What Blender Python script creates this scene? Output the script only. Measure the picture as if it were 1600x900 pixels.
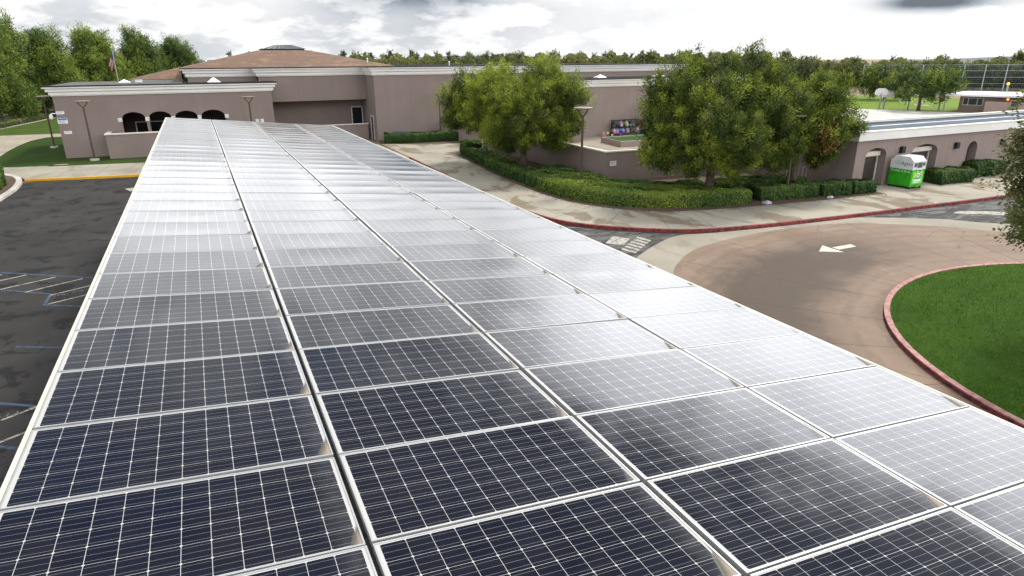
import bpy, bmesh, math, random
import numpy as np
from math import radians as R, sin, cos, pi, atan2, hypot
from mathutils import Vector, Matrix

random.seed(7); rng = np.random.default_rng(11)
S = bpy.context.scene
for o in list(bpy.data.objects): bpy.data.objects.remove(o)
COL = S.collection

# ------------------------------------------------------------------ camera
H = 7.9
CAM = (1.4201, -4.1481, H)
PITCH, ROLL, YAW, FPX = .3399, -.0078, .4381, 1007.29
cam = bpy.data.cameras.new('camera'); camo = bpy.data.objects.new('camera', cam); COL.objects.link(camo)
fw = Vector((sin(YAW)*cos(PITCH), cos(YAW)*cos(PITCH), -sin(PITCH)))
r0 = Vector((cos(YAW), -sin(YAW), 0)); u0 = r0.cross(fw)
rt = r0*cos(ROLL)+u0*sin(ROLL); up = rt.cross(fw)
camo.matrix_world = Matrix(((rt.x, up.x, -fw.x, CAM[0]), (rt.y, up.y, -fw.y, CAM[1]), (rt.z, up.z, -fw.z, CAM[2]), (0, 0, 0, 1)))
cam.sensor_width = 36; cam.lens = FPX/1600*36; cam.clip_end = 6000; cam.clip_start = .05
S.camera = camo
S.render.resolution_x, S.render.resolution_y = 1024, 576
S.view_settings.view_transform = 'Standard'; S.view_settings.look = 'None'
S.view_settings.exposure = .38; S.view_settings.gamma = 1

# ------------------------------------------------------------------ world: daylight sky with broken cloud
SUN_EL, SUN_AZ = 52, 62       # degrees, azimuth clockwise from +Y
w = bpy.data.worlds.new('World'); S.world = w; w.use_nodes = True
nt = w.node_tree; N = nt.nodes; L = nt.links
for n in list(N): N.remove(n)
def wn(t, **k):
    n = N.new(t)
    for a, b in k.items(): setattr(n, a, b)
    return n
def wm(op, a, b=None, c=None, clamp=False):
    n = wn('ShaderNodeMath', operation=op, use_clamp=clamp)
    for i, v in enumerate((a, b, c)):
        if v is None: continue
        if isinstance(v, (int, float)): n.inputs[i].default_value = v
        else: L.new(v, n.inputs[i])
    return n.outputs[0]
tc = wn('ShaderNodeTexCoord'); sx = wn('ShaderNodeSeparateXYZ'); L.new(tc.outputs['Generated'], sx.inputs[0])
az = wm('MULTIPLY', wm('ARCTAN2', sx.outputs[0], sx.outputs[1]), 180/pi)
el = wm('MULTIPLY', wm('ARCSINE', sx.outputs[2]), 180/pi)
def gauss(a, e, sa, se):
    x = wm('POWER', wm('ABSOLUTE', wm('DIVIDE', wm('SUBTRACT', az, a), sa)), 2)
    y = wm('POWER', wm('ABSOLUTE', wm('DIVIDE', wm('SUBTRACT', el, e), se)), 2)
    return wm('POWER', 2.718, wm('MULTIPLY', wm('ADD', x, y), -1))
def wnoise(scale, zs, det=8, off=(0, 0, 0), rough=.58, dist=0):
    mp = wn('ShaderNodeMapping'); mp.inputs['Scale'].default_value = (1, 1, zs); mp.inputs['Location'].default_value = off
    L.new(tc.outputs['Generated'], mp.inputs[0])
    t = wn('ShaderNodeTexNoise'); t.inputs['Scale'].default_value = scale; t.inputs['Detail'].default_value = det
    t.inputs['Roughness'].default_value = rough; t.inputs['Distortion'].default_value = dist
    L.new(mp.outputs[0], t.inputs['Vector']); return t.outputs[0]
n1 = wnoise(6.5, 3.0); n2 = wnoise(8.5, 3.0, off=(3.1, 1.7, .4)); n3 = wnoise(4.0, 2.2, det=5, off=(9, 2, 5))
sky = wn('ShaderNodeTexSky', sky_type='NISHITA'); sky.sun_disc = False
sky.sun_elevation = R(SUN_EL); sky.sun_rotation = R(SUN_AZ); sky.air_density = 1.0; sky.dust_density = .15; sky.ozone_density = 2.0
bg1 = wn('ShaderNodeBackground'); L.new(sky.outputs[0], bg1.inputs[0]); bg1.inputs[1].default_value = .06
# cloud cover: full to the right of the view, broken to the left, overhead mostly covered
right = wm('MULTIPLY', wm('SUBTRACT', az, 12), .012, clamp=True)
cover = wm('ADD', n1, wm('MULTIPLY', right, .5))
cover = wm('ADD', cover, wm('MULTIPLY', gauss(10, 0, 200, 24), .30))
cover = wm('ADD', cover, wm('MULTIPLY', wm('MULTIPLY', wm('SUBTRACT', el, 42), .05, clamp=True), .30))
mr = wn('ShaderNodeMapRange', interpolation_type='SMOOTHSTEP'); L.new(cover, mr.inputs[0])
mr.inputs[1].default_value = .46; mr.inputs[2].default_value = .62
mask = mr.outputs[0]
# brightness: white heads, blue-grey bases, light of the hidden sun soaking through the bank on the right, cloud behind the viewer brightened as added fill for the walls
cum = wn('ShaderNodeMapRange', interpolation_type='SMOOTHSTEP'); L.new(wm('ADD', wm('MULTIPLY', n2, .65), wm('MULTIPLY', n1, .35)), cum.inputs[0])
cum.inputs[1].default_value = .46; cum.inputs[2].default_value = .54; cum.inputs[3].default_value = .47; cum.inputs[4].default_value = .70
base = wm('ADD', cum.outputs[0], wm('MULTIPLY', wm('SUBTRACT', n3, .5), .5))
rightfill = wn('ShaderNodeMapRange', interpolation_type='SMOOTHSTEP'); L.new(wm('ADD', az, wm('MULTIPLY', wm('SUBTRACT', n2, .5), 60)), rightfill.inputs[0]); rightfill.inputs[1].default_value = 14; rightfill.inputs[2].default_value = 34; rightfill.inputs[4].default_value = .58
base = wm('MAXIMUM', base, wm('MULTIPLY', rightfill.outputs[0], gauss(50, 0, 60, 9)))
rightglow = wm('MULTIPLY', gauss(52, 0, 38, 8), .32)
def wsm(v, a, b):
    q = wn('ShaderNodeMapRange', interpolation_type='SMOOTHSTEP'); L.new(v, q.inputs[0]); q.inputs[1].default_value = a; q.inputs[2].default_value = b; return q.outputs[0]
n4 = wnoise(7, 2.2, det=6, off=(4, 7, 1), rough=.55)
azn = wm('ADD', az, wm('MULTIPLY', wm('SUBTRACT', n4, .5), 22)); eln = wm('ADD', el, wm('MULTIPLY', wm('SUBTRACT', n4, .5), 13))
bank = wm('MULTIPLY', wm('MULTIPLY', wsm(azn, 24, 40), wsm(eln, 25.5, 20)), wsm(el, 6, 15))
bank = wm('MULTIPLY', bank, wm('MULTIPLY_ADD', n3, 1.2, 1.2))
glow = wm('ADD', wm('MULTIPLY', bank, 1.42), wm('MULTIPLY', wm('MULTIPLY', gauss(2, 11.0, 17, 4.2), .95), wm('MULTIPLY_ADD', n4, 2.0, 0.0)))
glow = wm('ADD', glow, wm('MULTIPLY', gauss(20, 14.5, 80, 6.5), .60))
glow = wm('ADD', glow, wm('MULTIPLY', gauss(32, 8.5, 38, 2.8), .6))
dark = wm('ADD', wm('MULTIPLY', gauss(17.0, 5.2, 7.5, 1.4), .52), wm('MULTIPLY', gauss(56.5, 3.6, 3.2, .55), .80))
dark = wm('MULTIPLY', dark, wm('MULTIPLY_ADD', n1, 2.2, -.1, clamp=False))
high = wm('MULTIPLY', gauss(12, 36, 55, 13), .62)
vm = wn('ShaderNodeVectorMath', operation='DOT_PRODUCT'); L.new(tc.outputs['Generated'], vm.inputs[0]); vm.inputs[1].default_value = (-.48, -.62, .62)
behind = wm('MULTIPLY', wm('MULTIPLY', wm('SUBTRACT', vm.outputs['Value'], .1), 1.1, clamp=True), 1.0)  # unseen fill in the sky, added to brighten camera-facing walls
Lc = wm('ADD', wm('ADD', wm('ADD', base, rightglow), glow), behind)
Lc = wm('MAXIMUM', wm('SUBTRACT', wm('SUBTRACT', Lc, dark), high), .17)
ramp = wn('ShaderNodeMix', data_type='RGBA'); L.new(wm('MULTIPLY', wm('SUBTRACT', Lc, .22), 2.2, clamp=True), ramp.inputs['Factor'])
ramp.inputs['A'].default_value = (.82, .96, 1.12, 1); ramp.inputs['B'].default_value = (.975, .985, 1.005, 1)
bg2 = wn('ShaderNodeBackground'); L.new(ramp.outputs['Result'], bg2.inputs[0]); L.new(Lc, bg2.inputs[1])
mx = wn('ShaderNodeMixShader'); L.new(mask, mx.inputs[0]); L.new(bg1.outputs[0], mx.inputs[1]); L.new(bg2.outputs[0], mx.inputs[2])
ow = wn('ShaderNodeOutputWorld'); L.new(mx.outputs[0], ow.inputs[0])

sl = bpy.data.lights.new('sun', 'SUN'); sl.energy = 2.9; sl.angle = R(13); sl.color = (1, .95, .86)
so = bpy.data.objects.new('sun', sl); COL.objects.link(so); so.location = (30, 30, 60)
sd = Vector((sin(R(SUN_AZ))*cos(R(SUN_EL)), cos(R(SUN_AZ))*cos(R(SUN_EL)), sin(R(SUN_EL))))
so.rotation_euler = sd.to_track_quat('Z', 'Y').to_euler()

# ------------------------------------------------------------------ materials
MATS = {}
class MN:
    """small helper for building a node material"""
    def __init__(s, name):
        s.m = bpy.data.materials.new(name); s.m.use_nodes = True; MATS[name] = s.m
        s.nt = s.m.node_tree; s.b = s.nt.nodes['Principled BSDF']; s.out = s.nt.nodes['Material Output']
    def n(s, t, **k):
        x = s.nt.nodes.new(t)
        for a, b in k.items(): setattr(x, a, b)
        return x
    def l(s, a, b): s.nt.links.new(a, b)
    def val(s, inp, v):
        if isinstance(v, (int, float)): inp.default_value = v
        elif isinstance(v, tuple): inp.default_value = v if len(v) == 4 or inp.type == 'VECTOR' else (*v, 1)
        else: s.l(v, inp)
    def math(s, op, a, b=None, c=None, clamp=False):
        x = s.n('ShaderNodeMath', operation=op, use_clamp=clamp)
        for i, v in enumerate((a, b, c)):
            if v is not None: s.val(x.inputs[i], v)
        return x.outputs[0]
    def coord(s, kind='Object', scale=(1, 1, 1)):
        t = s.n('ShaderNodeTexCoord'); mp = s.n('ShaderNodeMapping'); mp.inputs['Scale'].default_value = scale
        s.l(t.outputs[kind], mp.inputs[0]); return mp.outputs[0]
    def noise(s, vec, scale, det=5, rough=.55, dist=0):
        t = s.n('ShaderNodeTexNoise'); t.inputs['Scale'].default_value = scale; t.inputs['Detail'].default_value = det
        t.inputs['Roughness'].default_value = rough; t.inputs['Distortion'].default_value = dist
        if vec is not None: s.l(vec, t.inputs['Vector'])
        return t.outputs[0]
    def smooth(s, v, a, b, lo=0, hi=1):
        x = s.n('ShaderNodeMapRange', interpolation_type='SMOOTHSTEP'); s.val(x.inputs[0], v)
        for i, q in enumerate((a, b, lo, hi)): x.inputs[i+1].default_value = q
        return x.outputs[0]
    def mix(s, f, a, b):
        x = s.n('ShaderNodeMix', data_type='RGBA'); s.val(x.inputs['Factor'], f); s.val(x.inputs['A'], a); s.val(x.inputs['B'], b)
        return x.outputs['Result']
    def bump(s, h, strength=.3, dist=.02):
        x = s.n('ShaderNodeBump'); x.inputs['Strength'].default_value = strength; x.inputs['Distance'].default_value = dist
        s.val(x.inputs['Height'], h); s.l(x.outputs[0], s.b.inputs['Normal'])
    def base(s, c): s.val(s.b.inputs['Base Color'], c)
    def set(s, **k):
        for a, b in k.items(): s.val(s.b.inputs[a.replace('_', ' ')], b)

def simple(name, c, rough=.6, metal=0, var=.15, nscale=3.0, bump=0, spec=.4):
    m = MN(name); v = m.coord()
    n = m.noise(v, nscale); d = tuple(x*(1-var) for x in c); e = tuple(min(1, x*(1+var)) for x in c)
    m.base(m.mix(m.smooth(n, .3, .7), d, e)); m.set(Roughness=rough, Metallic=metal)
    m.b.inputs['Specular IOR Level'].default_value = spec
    if bump: m.bump(m.noise(v, nscale*12, 3), bump, .01)
    return m.m

def stucco(name, c):
    m = MN(name); v = m.coord()
    big = m.noise(v, .35, 4); streak = m.noise(m.coord(scale=(1.6, 1.6, .12)), 1.0, 4); fine = m.noise(v, 38, 4, .7)
    col = m.mix(m.smooth(big, .3, .7), tuple(x*.93 for x in c), tuple(x*1.06 for x in c))
    col = m.mix(m.smooth(streak, .52, .76, 0, .26), col, tuple(x*.72 for x in c))
    col = m.mix(m.smooth(fine, .35, .7, 0, .42), col, tuple(x*.6 for x in c))
    m.base(col); m.set(Roughness=.9); m.b.inputs['Specular IOR Level'].default_value = .15
    m.bump(fine, .35, .02); return m.m
stucco('stucco_mauve', (.258, .206, .186)); stucco('stucco_light', (.295, .235, .212)); stucco('stucco_shade', (.075, .060, .055))  # the darkest stucco has the arcade's shade mixed into its colour
stucco('stucco_field', (.24, .18, .15))
m = simple('trim_white', (.74, .73, .70), .6, 0, .05, .5)
m = simple('trim_stain', (.42, .33, .22), .7, 0, .2, 2)
simple('roof_dark', (.025, .024, .024), .95, spec=.05); simple('roof_grey', (.12, .118, .115), .95, 0, .2, .4, spec=.05)
simple('door_brown', (.060, .045, .040), .5); simple('frame_white', (.62, .62, .60), .5)
simple('window_dark', (.012, .013, .016), .12, 0, .1); simple('pane_mirror', (.02, .025, .03), .08, 0, .1)
simple('lamp_brown', (.085, .060, .050), .5, .2); simple('lamp_top', (.22, .18, .155), .5, 0, .1); simple('lens', (.5, .5, .45), .3)
simple('metal_alu', (.52, .525, .53), .38, .6, .06); simple('metal_steel', (.33, .34, .34), .5, .5, .1)
simple('steel_cream', (.55, .52, .45), .55, .1, .08)
simple('white_plastic', (.74, .74, .74), .4, 0, .04); simple('sign_blue', (.06, .16, .45), .5, 0, .05); simple('sign_ink', (.16, .2, .3), .6)
simple('dark_rack', (.02, .02, .022), .5); simple('kerb_white', (.42, .40, .37), .85, 0, .2, 1.2)
simple('bin_green', (.032, .33, .012), .42, 0, .22, 2.2); simple('bin_lime', (.16, .62, .05), .4, 0, .05)
simple('bin_white', (.62, .64, .66), .35, 0, .04); simple('ink_navy', (.02, .025, .10), .5); simple('ink_green', (.16, .45, .06), .5)
simple('ink_white', (.8, .82, .8), .5); simple('chute_grey', (.10, .12, .13), .35, .4); simple('ink_yellow', (.75, .6, .05), .5)
simple('ink_pink', (.75, .25, .42), .5); simple('ink_blue', (.06, .25, .6), .5); simple('ink_teal', (.02, .28, .2), .5)
simple('bark', (.11, .080, .062), .9, 0, .3, 6, .4); simple('bark_grey', (.20, .18, .155), .9, 0, .3, 5, .4)
simple('stone_lilac', (.42, .36, .44), .8, 0, .1); simple('cmu', (.30, .225, .20), .9, 0, .12, 8)
simple('orange_plastic', (.85, .09, .015), .4, 0, .05); simple('net', (.10, .13, .15), .7); simple('post_galv', (.42, .50, .52), .5, .3, .1)
simple('flag_blue', (.025, .04, .17), .8); simple('backboard', (.72, .74, .76), .4, 0, .05); simple('utility_blue', (.06, .10, .22), .5)
simple('cap_cream', (.66, .63, .54), .7, 0, .08, 1.5); simple('skylight_white', (.75, .77, .8), .3, 0, .04)
simple('camera_white', (.75, .75, .75), .3, 0, .03); simple('cable_black', (.012, .012, .012), .5)
simple('cupola_metal', (.11, .12, .11), .45, .4, .2, 1.0); simple('cupola_slat', (.05, .07, .085), .5)
# sodium lamp, lit
m = MN('lamp_lit'); m.base((.9, .4, .1)); m.set(Emission_Color=(1, .30, .03, 1), Emission_Strength=2.2)

# asphalt, dry with wet patches and old patches
def asphalt(name, c, wet=.5):
    m = MN(name); v = m.coord(); fine = m.noise(v, 55, 3, .7); big = m.noise(v, .22, 6, .6); blot = m.noise(v, .85, 8, .68, .4)
    col = m.mix(m.smooth(big, .35, .65), tuple(x*.72 for x in c), tuple(x*1.25 for x in c))
    col = m.mix(m.smooth(fine, .35, .72, 0, .5), col, tuple(x*1.9 for x in c))
    wm_ = m.smooth(blot, .53, .58)
    col = m.mix(m.math('MULTIPLY', wm_, wet), col, (.008, .008, .009)); m.base(col)
    m.val(m.b.inputs['Roughness'], m.math('MULTIPLY_ADD', wm_, -.12*wet, .92)); m.b.inputs['Specular IOR Level'].default_value = .22
    m.bump(fine, .25, .01); return m.m
asphalt('asphalt', (.029, .0278, .027), .85)
# patched asphalt by the kerb with pale scuffing
m = MN('asphalt_scuffed'); v = m.coord(scale=(1, 1, 1)); fine = m.noise(v, 50, 3, .7); sw = m.noise(m.coord(scale=(.8, 2.2, 1)), .8, 7, .65, 1.2)
col = m.mix(m.smooth(sw, .42, .66), (.022, .022, .023), (.13, .13, .128)); col = m.mix(m.smooth(fine, .4, .7, 0, .35), col, (.16, .16, .155))
m.base(col); m.set(Roughness=.85); m.b.inputs['Specular IOR Level'].default_value = .25; m.bump(fine, .2, .01)
# concrete flatwork with damp stains
def concrete(name, c, stain=(.20, .165, .115), amount=.7):
    m = MN(name); v = m.coord(); fine = m.noise(v, 30, 4, .7); big = m.noise(v, .3, 5); st = m.noise(m.coord(scale=(1, .55, 1)), .42, 7, .62, .6)
    st2 = m.noise(v, 1.1, 6, .6, .4)
    col = m.mix(m.smooth(big, .3, .7), tuple(x*.86 for x in c), tuple(x*1.08 for x in c))
    col = m.mix(m.smooth(st, .52, .60, 0, amount), col, stain); col = m.mix(m.smooth(st2, .58, .68, 0, amount*.6), col, tuple(x*.62 for x in c))
    col = m.mix(m.smooth(fine, .3, .7, 0, .22), col, tuple(x*.6 for x in c))
    m.base(col); m.set(Roughness=.85); m.b.inputs['Specular IOR Level'].default_value = .25; m.bump(fine, .15, .01); return m.m
concrete('concrete', (.335, .31, .255), (.155, .118, .072), .85); concrete('concrete_plain', (.30, .275, .225), (.17, .15, .115), .5); concrete('concrete_path', (.34, .30, .235), (.22, .19, .14), .4)
concrete('concrete_court', (.30, .265, .21), (.17, .145, .11), .7); concrete('concrete_play', (.50, .49, .46), (.36, .35, .33), .4)
# pink drive: joints in polar layout, tyre-darkened band
m = MN('pink_concrete'); v = m.coord(); s_ = m.n('ShaderNodeSeparateXYZ'); m.l(v, s_.inputs[0])
rad = m.math('SQRT', m.math('ADD', m.math('POWER', s_.outputs[0], 2), m.math('POWER', s_.outputs[1], 2)))
ang = m.math('ARCTAN2', s_.outputs[1], s_.outputs[0])
wob = m.noise(v, .35, 6, .6, .5); fine = m.noise(v, 42, 4, .7); strk = m.noise(m.coord(scale=(1, 1, 1)), .9, 6, .65, 1.5)
band = m.math('MULTIPLY', m.smooth(rad, 9.9, 11.6), m.smooth(rad, 15.6, 13.2))
rr = m.math('ADD', rad, m.math('MULTIPLY', m.math('SUBTRACT', wob, .5), 3.5))
band = m.math('MULTIPLY', m.smooth(rr, 10.2, 12.0), m.smooth(rr, 16.4, 13.6))
angf = m.math('MULTIPLY', m.smooth(m.math('ADD', ang, m.math('MULTIPLY', m.math('SUBTRACT', wob, .5), .9)), 1.15, 1.75), m.smooth(ang, 3.4, 2.6, .35, 1))
band = m.math('MULTIPLY', band, angf)
col = m.mix(m.smooth(wob, .35, .65), (.188, .130, .094), (.234, .168, .125))
col = m.mix(m.smooth(strk, .5, .72, 0, .35), col, (.33, .26, .21))
col = m.mix(m.math('MULTIPLY', band, .86), col, (.048, .038, .031)); col = m.mix(m.smooth(fine, .35, .7, 0, .3), col, (.15, .11, .085))
trk = m.math('SINE', m.math('MULTIPLY', m.math('ADD', rad, m.math('MULTIPLY', wob, 1.2)), 7.0)); trk = m.math('MULTIPLY', m.smooth(trk, .2, .95), m.smooth(strk, .35, .6)); col = m.mix(m.math('MULTIPLY', trk, .3), col, (.075, .058, .046))
vo = m.n('ShaderNodeTexVoronoi', feature='DISTANCE_TO_EDGE'); m.l(v, vo.inputs['Vector']); vo.inputs['Scale'].default_value = .21
cr = m.math('MULTIPLY', m.smooth(m.math('ADD', vo.outputs['Distance'], m.math('MULTIPLY', m.math('SUBTRACT', fine, .5), .01)), .001, .006, 1, 0), m.smooth(wob, .45, .55)); col = m.mix(m.math('MULTIPLY', cr, .5), col, (.05, .04, .035))
fr = m.math('FRACT', m.math('ADD', m.math('DIVIDE', ang, .235), 20.3)); jd = m.math('MULTIPLY', m.math('MULTIPLY', m.math('MINIMUM', fr, m.math('SUBTRACT', 1, fr)), .235), rad)
j1 = m.smooth(jd, .010, .028, 1, 0); j2 = m.smooth(m.math('ABSOLUTE', m.math('SUBTRACT', rad, 13.15)), .012, .03, 1, 0)
col = m.mix(m.math('MULTIPLY', j1, .75), col, (.05, .04, .035))
m.base(col); m.set(Roughness=.82); m.b.inputs['Specular IOR Level'].default_value = .3; m.bump(fine, .15, .01)
def paint(name, c, under, wear):
    m = MN(name); v = m.coord(); n = m.noise(v, 5, 7, .7); f = m.noise(v, 40, 3, .7)
    col = m.mix(m.smooth(n, .62-wear*.3, .70-wear*.2), c, under); col = m.mix(m.smooth(f, .4, .75, 0, .25), col, tuple(x*.5 for x in c))
    m.base(col); m.set(Roughness=.75); m.b.inputs['Specular IOR Level'].default_value = .3; return m.m
paint('kerb_red', (.25, .045, .043), (.045, .022, .024), .52); paint('kerb_pink', (.40, .22, .20), (.28, .11, .10), .55); paint('kerb_yellow', (.72, .39, .02), (.4, .22, .03), .3)
paint('line_blue', (.048, .085, .155), (.03, .036, .048), .5); paint('line_white', (.36, .34, .29), (.12, .115, .10), .45); paint('letter_white', (.17, .165, .155), (.035, .035, .035), .6)
paint('arrow_white', (.52, .49, .43), (.3, .26, .22), .25); paint('faded_white', (.40, .38, .33), (.13, .13, .12), .5)
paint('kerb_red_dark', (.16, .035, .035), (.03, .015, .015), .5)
simple('joint_dark', (.07, .062, .05), .9)
simple('hedge_core', (.018, .034, .012), .95, 0, .3, 4, .5); simple('stucco_joint', (.17, .13, .115), .9); simple('soil', (.085, .055, .038), .95, 0, .3, 3, .5); simple('dry_earth', (.22, .16, .10), .95, 0, .25, .2)
def grass(name, a, b, c):
    m = MN(name); v = m.coord(); f = m.noise(v, 20, 5, .75); g = m.noise(v, .5, 5); q = m.noise(v, 3.2, 4, .6)
    col = m.mix(m.smooth(g, .3, .7), a, b); col = m.mix(m.smooth(q, .45, .7, 0, .5), col, c); col = m.mix(m.smooth(f, .35, .65, 0, .55), col, tuple(x*.45 for x in a))
    m.base(col); m.set(Roughness=.9); m.b.inputs['Specular IOR Level'].default_value = .12; m.bump(f, .8, .05); return m.m
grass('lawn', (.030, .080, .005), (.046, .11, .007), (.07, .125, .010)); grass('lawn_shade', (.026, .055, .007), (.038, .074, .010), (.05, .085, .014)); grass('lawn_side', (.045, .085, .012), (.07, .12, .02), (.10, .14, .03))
grass('field_grass', (.13, .21, .02), (.17, .26, .03), (.22, .27, .05)); grass('turf', (.03, .085, .02), (.04, .11, .025), (.05, .12, .03)); grass('low_cover', (.05, .065, .022), (.07, .085, .03), (.09, .10, .04))

def leafmat(name, dark, mid, tip, trans=.35, rough=.6):
    m = MN(name); a = m.n('ShaderNodeAttribute', attribute_name='tint'); r = m.n('ShaderNodeValToRGB'); m.l(a.outputs['Fac'], r.inputs[0])
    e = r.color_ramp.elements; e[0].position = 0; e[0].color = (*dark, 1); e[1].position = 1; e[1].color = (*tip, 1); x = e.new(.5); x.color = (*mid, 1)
    m.base(r.outputs[0]); m.set(Roughness=rough); m.b.inputs['Specular IOR Level'].default_value = .25
    t = m.n('ShaderNodeBsdfTranslucent'); m.l(r.outputs[0], t.inputs[0]); k = m.n('ShaderNodeMixShader'); k.inputs[0].default_value = trans
    m.l(m.b.outputs[0], k.inputs[1]); m.l(t.outputs[0], k.inputs[2]); m.l(k.outputs[0], m.out.inputs[0]); return m.m
leafmat('leaf_fern', (.020, .044, .008), (.094, .140, .021), (.35, .41, .048), .14)
leafmat('leaf_pine', (.032, .062, .018), (.10, .160, .034), (.28, .35, .055), .14)
leafmat('leaf_hedge', (.022, .055, .016), (.060, .125, .028), (.24, .30, .035), .25)
leafmat('leaf_olive', (.055, .072, .022), (.125, .150, .046), (.25, .26, .09), .35)
leafmat('leaf_far', (.06, .080, .034), (.125, .15, .05), (.22, .22, .07), .3); leafmat('leaf_fardark', (.045, .066, .034), (.075, .105, .046), (.12, .15, .06), .35)
leafmat('leaf_litter', (.07, .045, .03), (.13, .085, .05), (.22, .16, .09), .1); leafmat('leaf_dry', (.24, .09, .03), (.32, .13, .05), (.4, .2, .08), .3); leafmat('blade', (.032, .080, .004), (.068, .150, .006), (.14, .23, .014), .3)

# roof tiles
m = MN('roof_tile'); v = m.coord(); br = m.n('ShaderNodeTexBrick'); m.l(m.coord(scale=(1, 1, 1)), br.inputs['Vector'])
br.inputs['Scale'].default_value = 1.0; br.inputs['Mortar Size'].default_value = .035; br.inputs['Color1'].default_value = (.120, .068, .040, 1); br.inputs['Color2'].default_value = (.175, .105, .064, 1); br.inputs['Mortar'].default_value = (.10, .05, .035, 1)
col = m.mix(m.smooth(m.noise(v, .55, 6, .6, .8), .52, .62, 0, .6), br.outputs[0], (.25, .14, .085)); col = m.mix(m.smooth(m.noise(m.coord(scale=(3, .5, 1)), .8, 5), .5, .7, 0, .4), col, (.12, .06, .045))
m.base(col); m.set(Roughness=.85)
# wet flat roof
m = MN('roof_wet'); v = m.coord(scale=(.35, 1.3, 1)); n_ = m.noise(v, .6, 6, .6, .5)
m.base(m.mix(m.smooth(n_, .45, .6), (.040, .066, .105), (.10, .125, .15))); m.val(m.b.inputs['Roughness'], m.smooth(n_, .45, .6, .7, .9)); m.b.inputs['Specular IOR Level'].default_value = .12
# solar glass over cells (UV in metres)
PW, PH = 1.945, .978
m = MN('solar_glass'); uv = m.n('ShaderNodeUVMap'); s_ = m.n('ShaderNodeSeparateXYZ'); m.l(uv.outputs[0], s_.inputs[0]); X, Y = s_.outputs[0], s_.outputs[1]
cp = .1565; mx_, my_ = (PW-12*cp)/2, (PH-6*cp)/2
cx_ = m.math('DIVIDE', m.math('SUBTRACT', X, mx_), cp); cy_ = m.math('DIVIDE', m.math('SUBTRACT', Y, my_), cp)
fx = m.math('FRACT', m.math('ADD', cx_, 10)); fy = m.math('FRACT', m.math('ADD', cy_, 10))
ex = m.math('MINIMUM', fx, m.math('SUBTRACT', 1, fx)); ey = m.math('MINIMUM', fy, m.math('SUBTRACT', 1, fy))
gapx = m.math('LESS_THAN', ex, .0105); gapy = m.math('LESS_THAN', ey, .0075); ch = m.math('LESS_THAN', m.math('ADD', ex, ey), .066)
bus = m.math('LESS_THAN', m.math('ABSOLUTE', m.math('SUBTRACT', m.math('FRACT', m.math('MULTIPLY', fy, 3)), .5)), .016)
inx = m.math('MULTIPLY', m.math('GREATER_THAN', cx_, .0), m.math('LESS_THAN', cx_, 12)); iny = m.math('MULTIPLY', m.math('GREATER_THAN', cy_, 0), m.math('LESS_THAN', cy_, 6)); ins = m.math('MULTIPLY', inx, iny)
line = m.math('MAXIMUM', m.math('MAXIMUM', gapx, gapy), ch); white = m.math('MAXIMUM', line, m.math('SUBTRACT', 1, ins))
oi = m.n('ShaderNodeObjectInfo'); wo = m.n('ShaderNodeTexCoord'); geo = m.n('ShaderNodeNewGeometry')
pv = geo.outputs['Position']
cellrnd = m.n('ShaderNodeTexWhiteNoise', noise_dimensions='3D'); cv = m.n('ShaderNodeCombineXYZ'); m.l(m.math('FLOOR', cx_), cv.inputs[0]); m.l(m.math('FLOOR', cy_), cv.inputs[1]); m.l(m.math('MULTIPLY', oi.outputs['Random'], 97), cv.inputs[2]); m.l(cv.outputs[0], cellrnd.inputs[0])
cell = m.mix(cellrnd.outputs[0], (.0036, .0046, .0115), (.0062, .0068, .0135))
col = m.mix(m.math('MULTIPLY', bus, .55), cell, (.42, .40, .37)); col = m.mix(white, col, (.44, .44, .43))
dn = m.noise(pv, 1.3, 5, .6); dn2 = m.noise(pv, 7, 5, .7); dn3 = m.noise(pv, 90, 2, .6)
uvs = m.n('ShaderNodeMapping'); m.l(pv, uvs.inputs[0]); uvs.inputs['Scale'].default_value = (.7, 9, 1); strk = m.noise(uvs.outputs[0], 1.0, 5, .65)
edge = m.math('MAXIMUM', m.smooth(X, PW-.26, PW-.02, 0, 1), m.smooth(Y, .10, .0, 0, .35))
edge = m.math('MULTIPLY', edge, m.smooth(dn2, .25, .75, .25, 1)); film = m.math('ADD', m.math('MULTIPLY_ADD', m.smooth(dn, .3, .7), .010, .003), m.smooth(strk, .55, .78, 0, .016))
dust = m.math('ADD', m.math('MULTIPLY', edge, .085), film); dust = m.math('ADD', dust, m.smooth(dn3, .70, .76, 0, .12))
col = m.mix(dust, col, (.42, .42, .42))
tri = m.math('ADD', m.math('MULTIPLY', m.math('SUBTRACT', PW-.012, X), 2.6), m.math('SUBTRACT', Y, .012)); tri = m.math('ADD', tri, m.math('MULTIPLY', m.math('SUBTRACT', dn2, .5), .12))
tri = m.math('ADD', tri, m.math('MULTIPLY', m.math('SUBTRACT', oi.outputs['Random'], .5), .10))
mud = m.math('MULTIPLY', m.smooth(tri, .27, .19), m.smooth(m.math('FRACT', m.math('MULTIPLY', oi.outputs['Random'], 7.31)), .12, .3, .25, 1)); mudc = m.mix(m.smooth(tri, .05, .22), (.25, .205, .15), (.07, .058, .044)); col = m.mix(m.math('MULTIPLY', mud, .92), col, mudc)
m.base(col); m.val(m.b.inputs['Roughness'], m.math('ADD', m.math('MULTIPLY_ADD', edge, .14, .065), m.math('MULTIPLY', mud, .6)))
m.b.inputs['Coat Weight'].default_value = .0; m.b.inputs['Coat Roughness'].default_value = .045; m.b.inputs['Coat IOR'].default_value = 1.45
m.b.inputs['Sheen Weight'].default_value = .0; m.b.inputs['Sheen Roughness'].default_value = .45; m.b.inputs['Sheen Tint'].default_value = (.93, .95, 1, 1)
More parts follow.
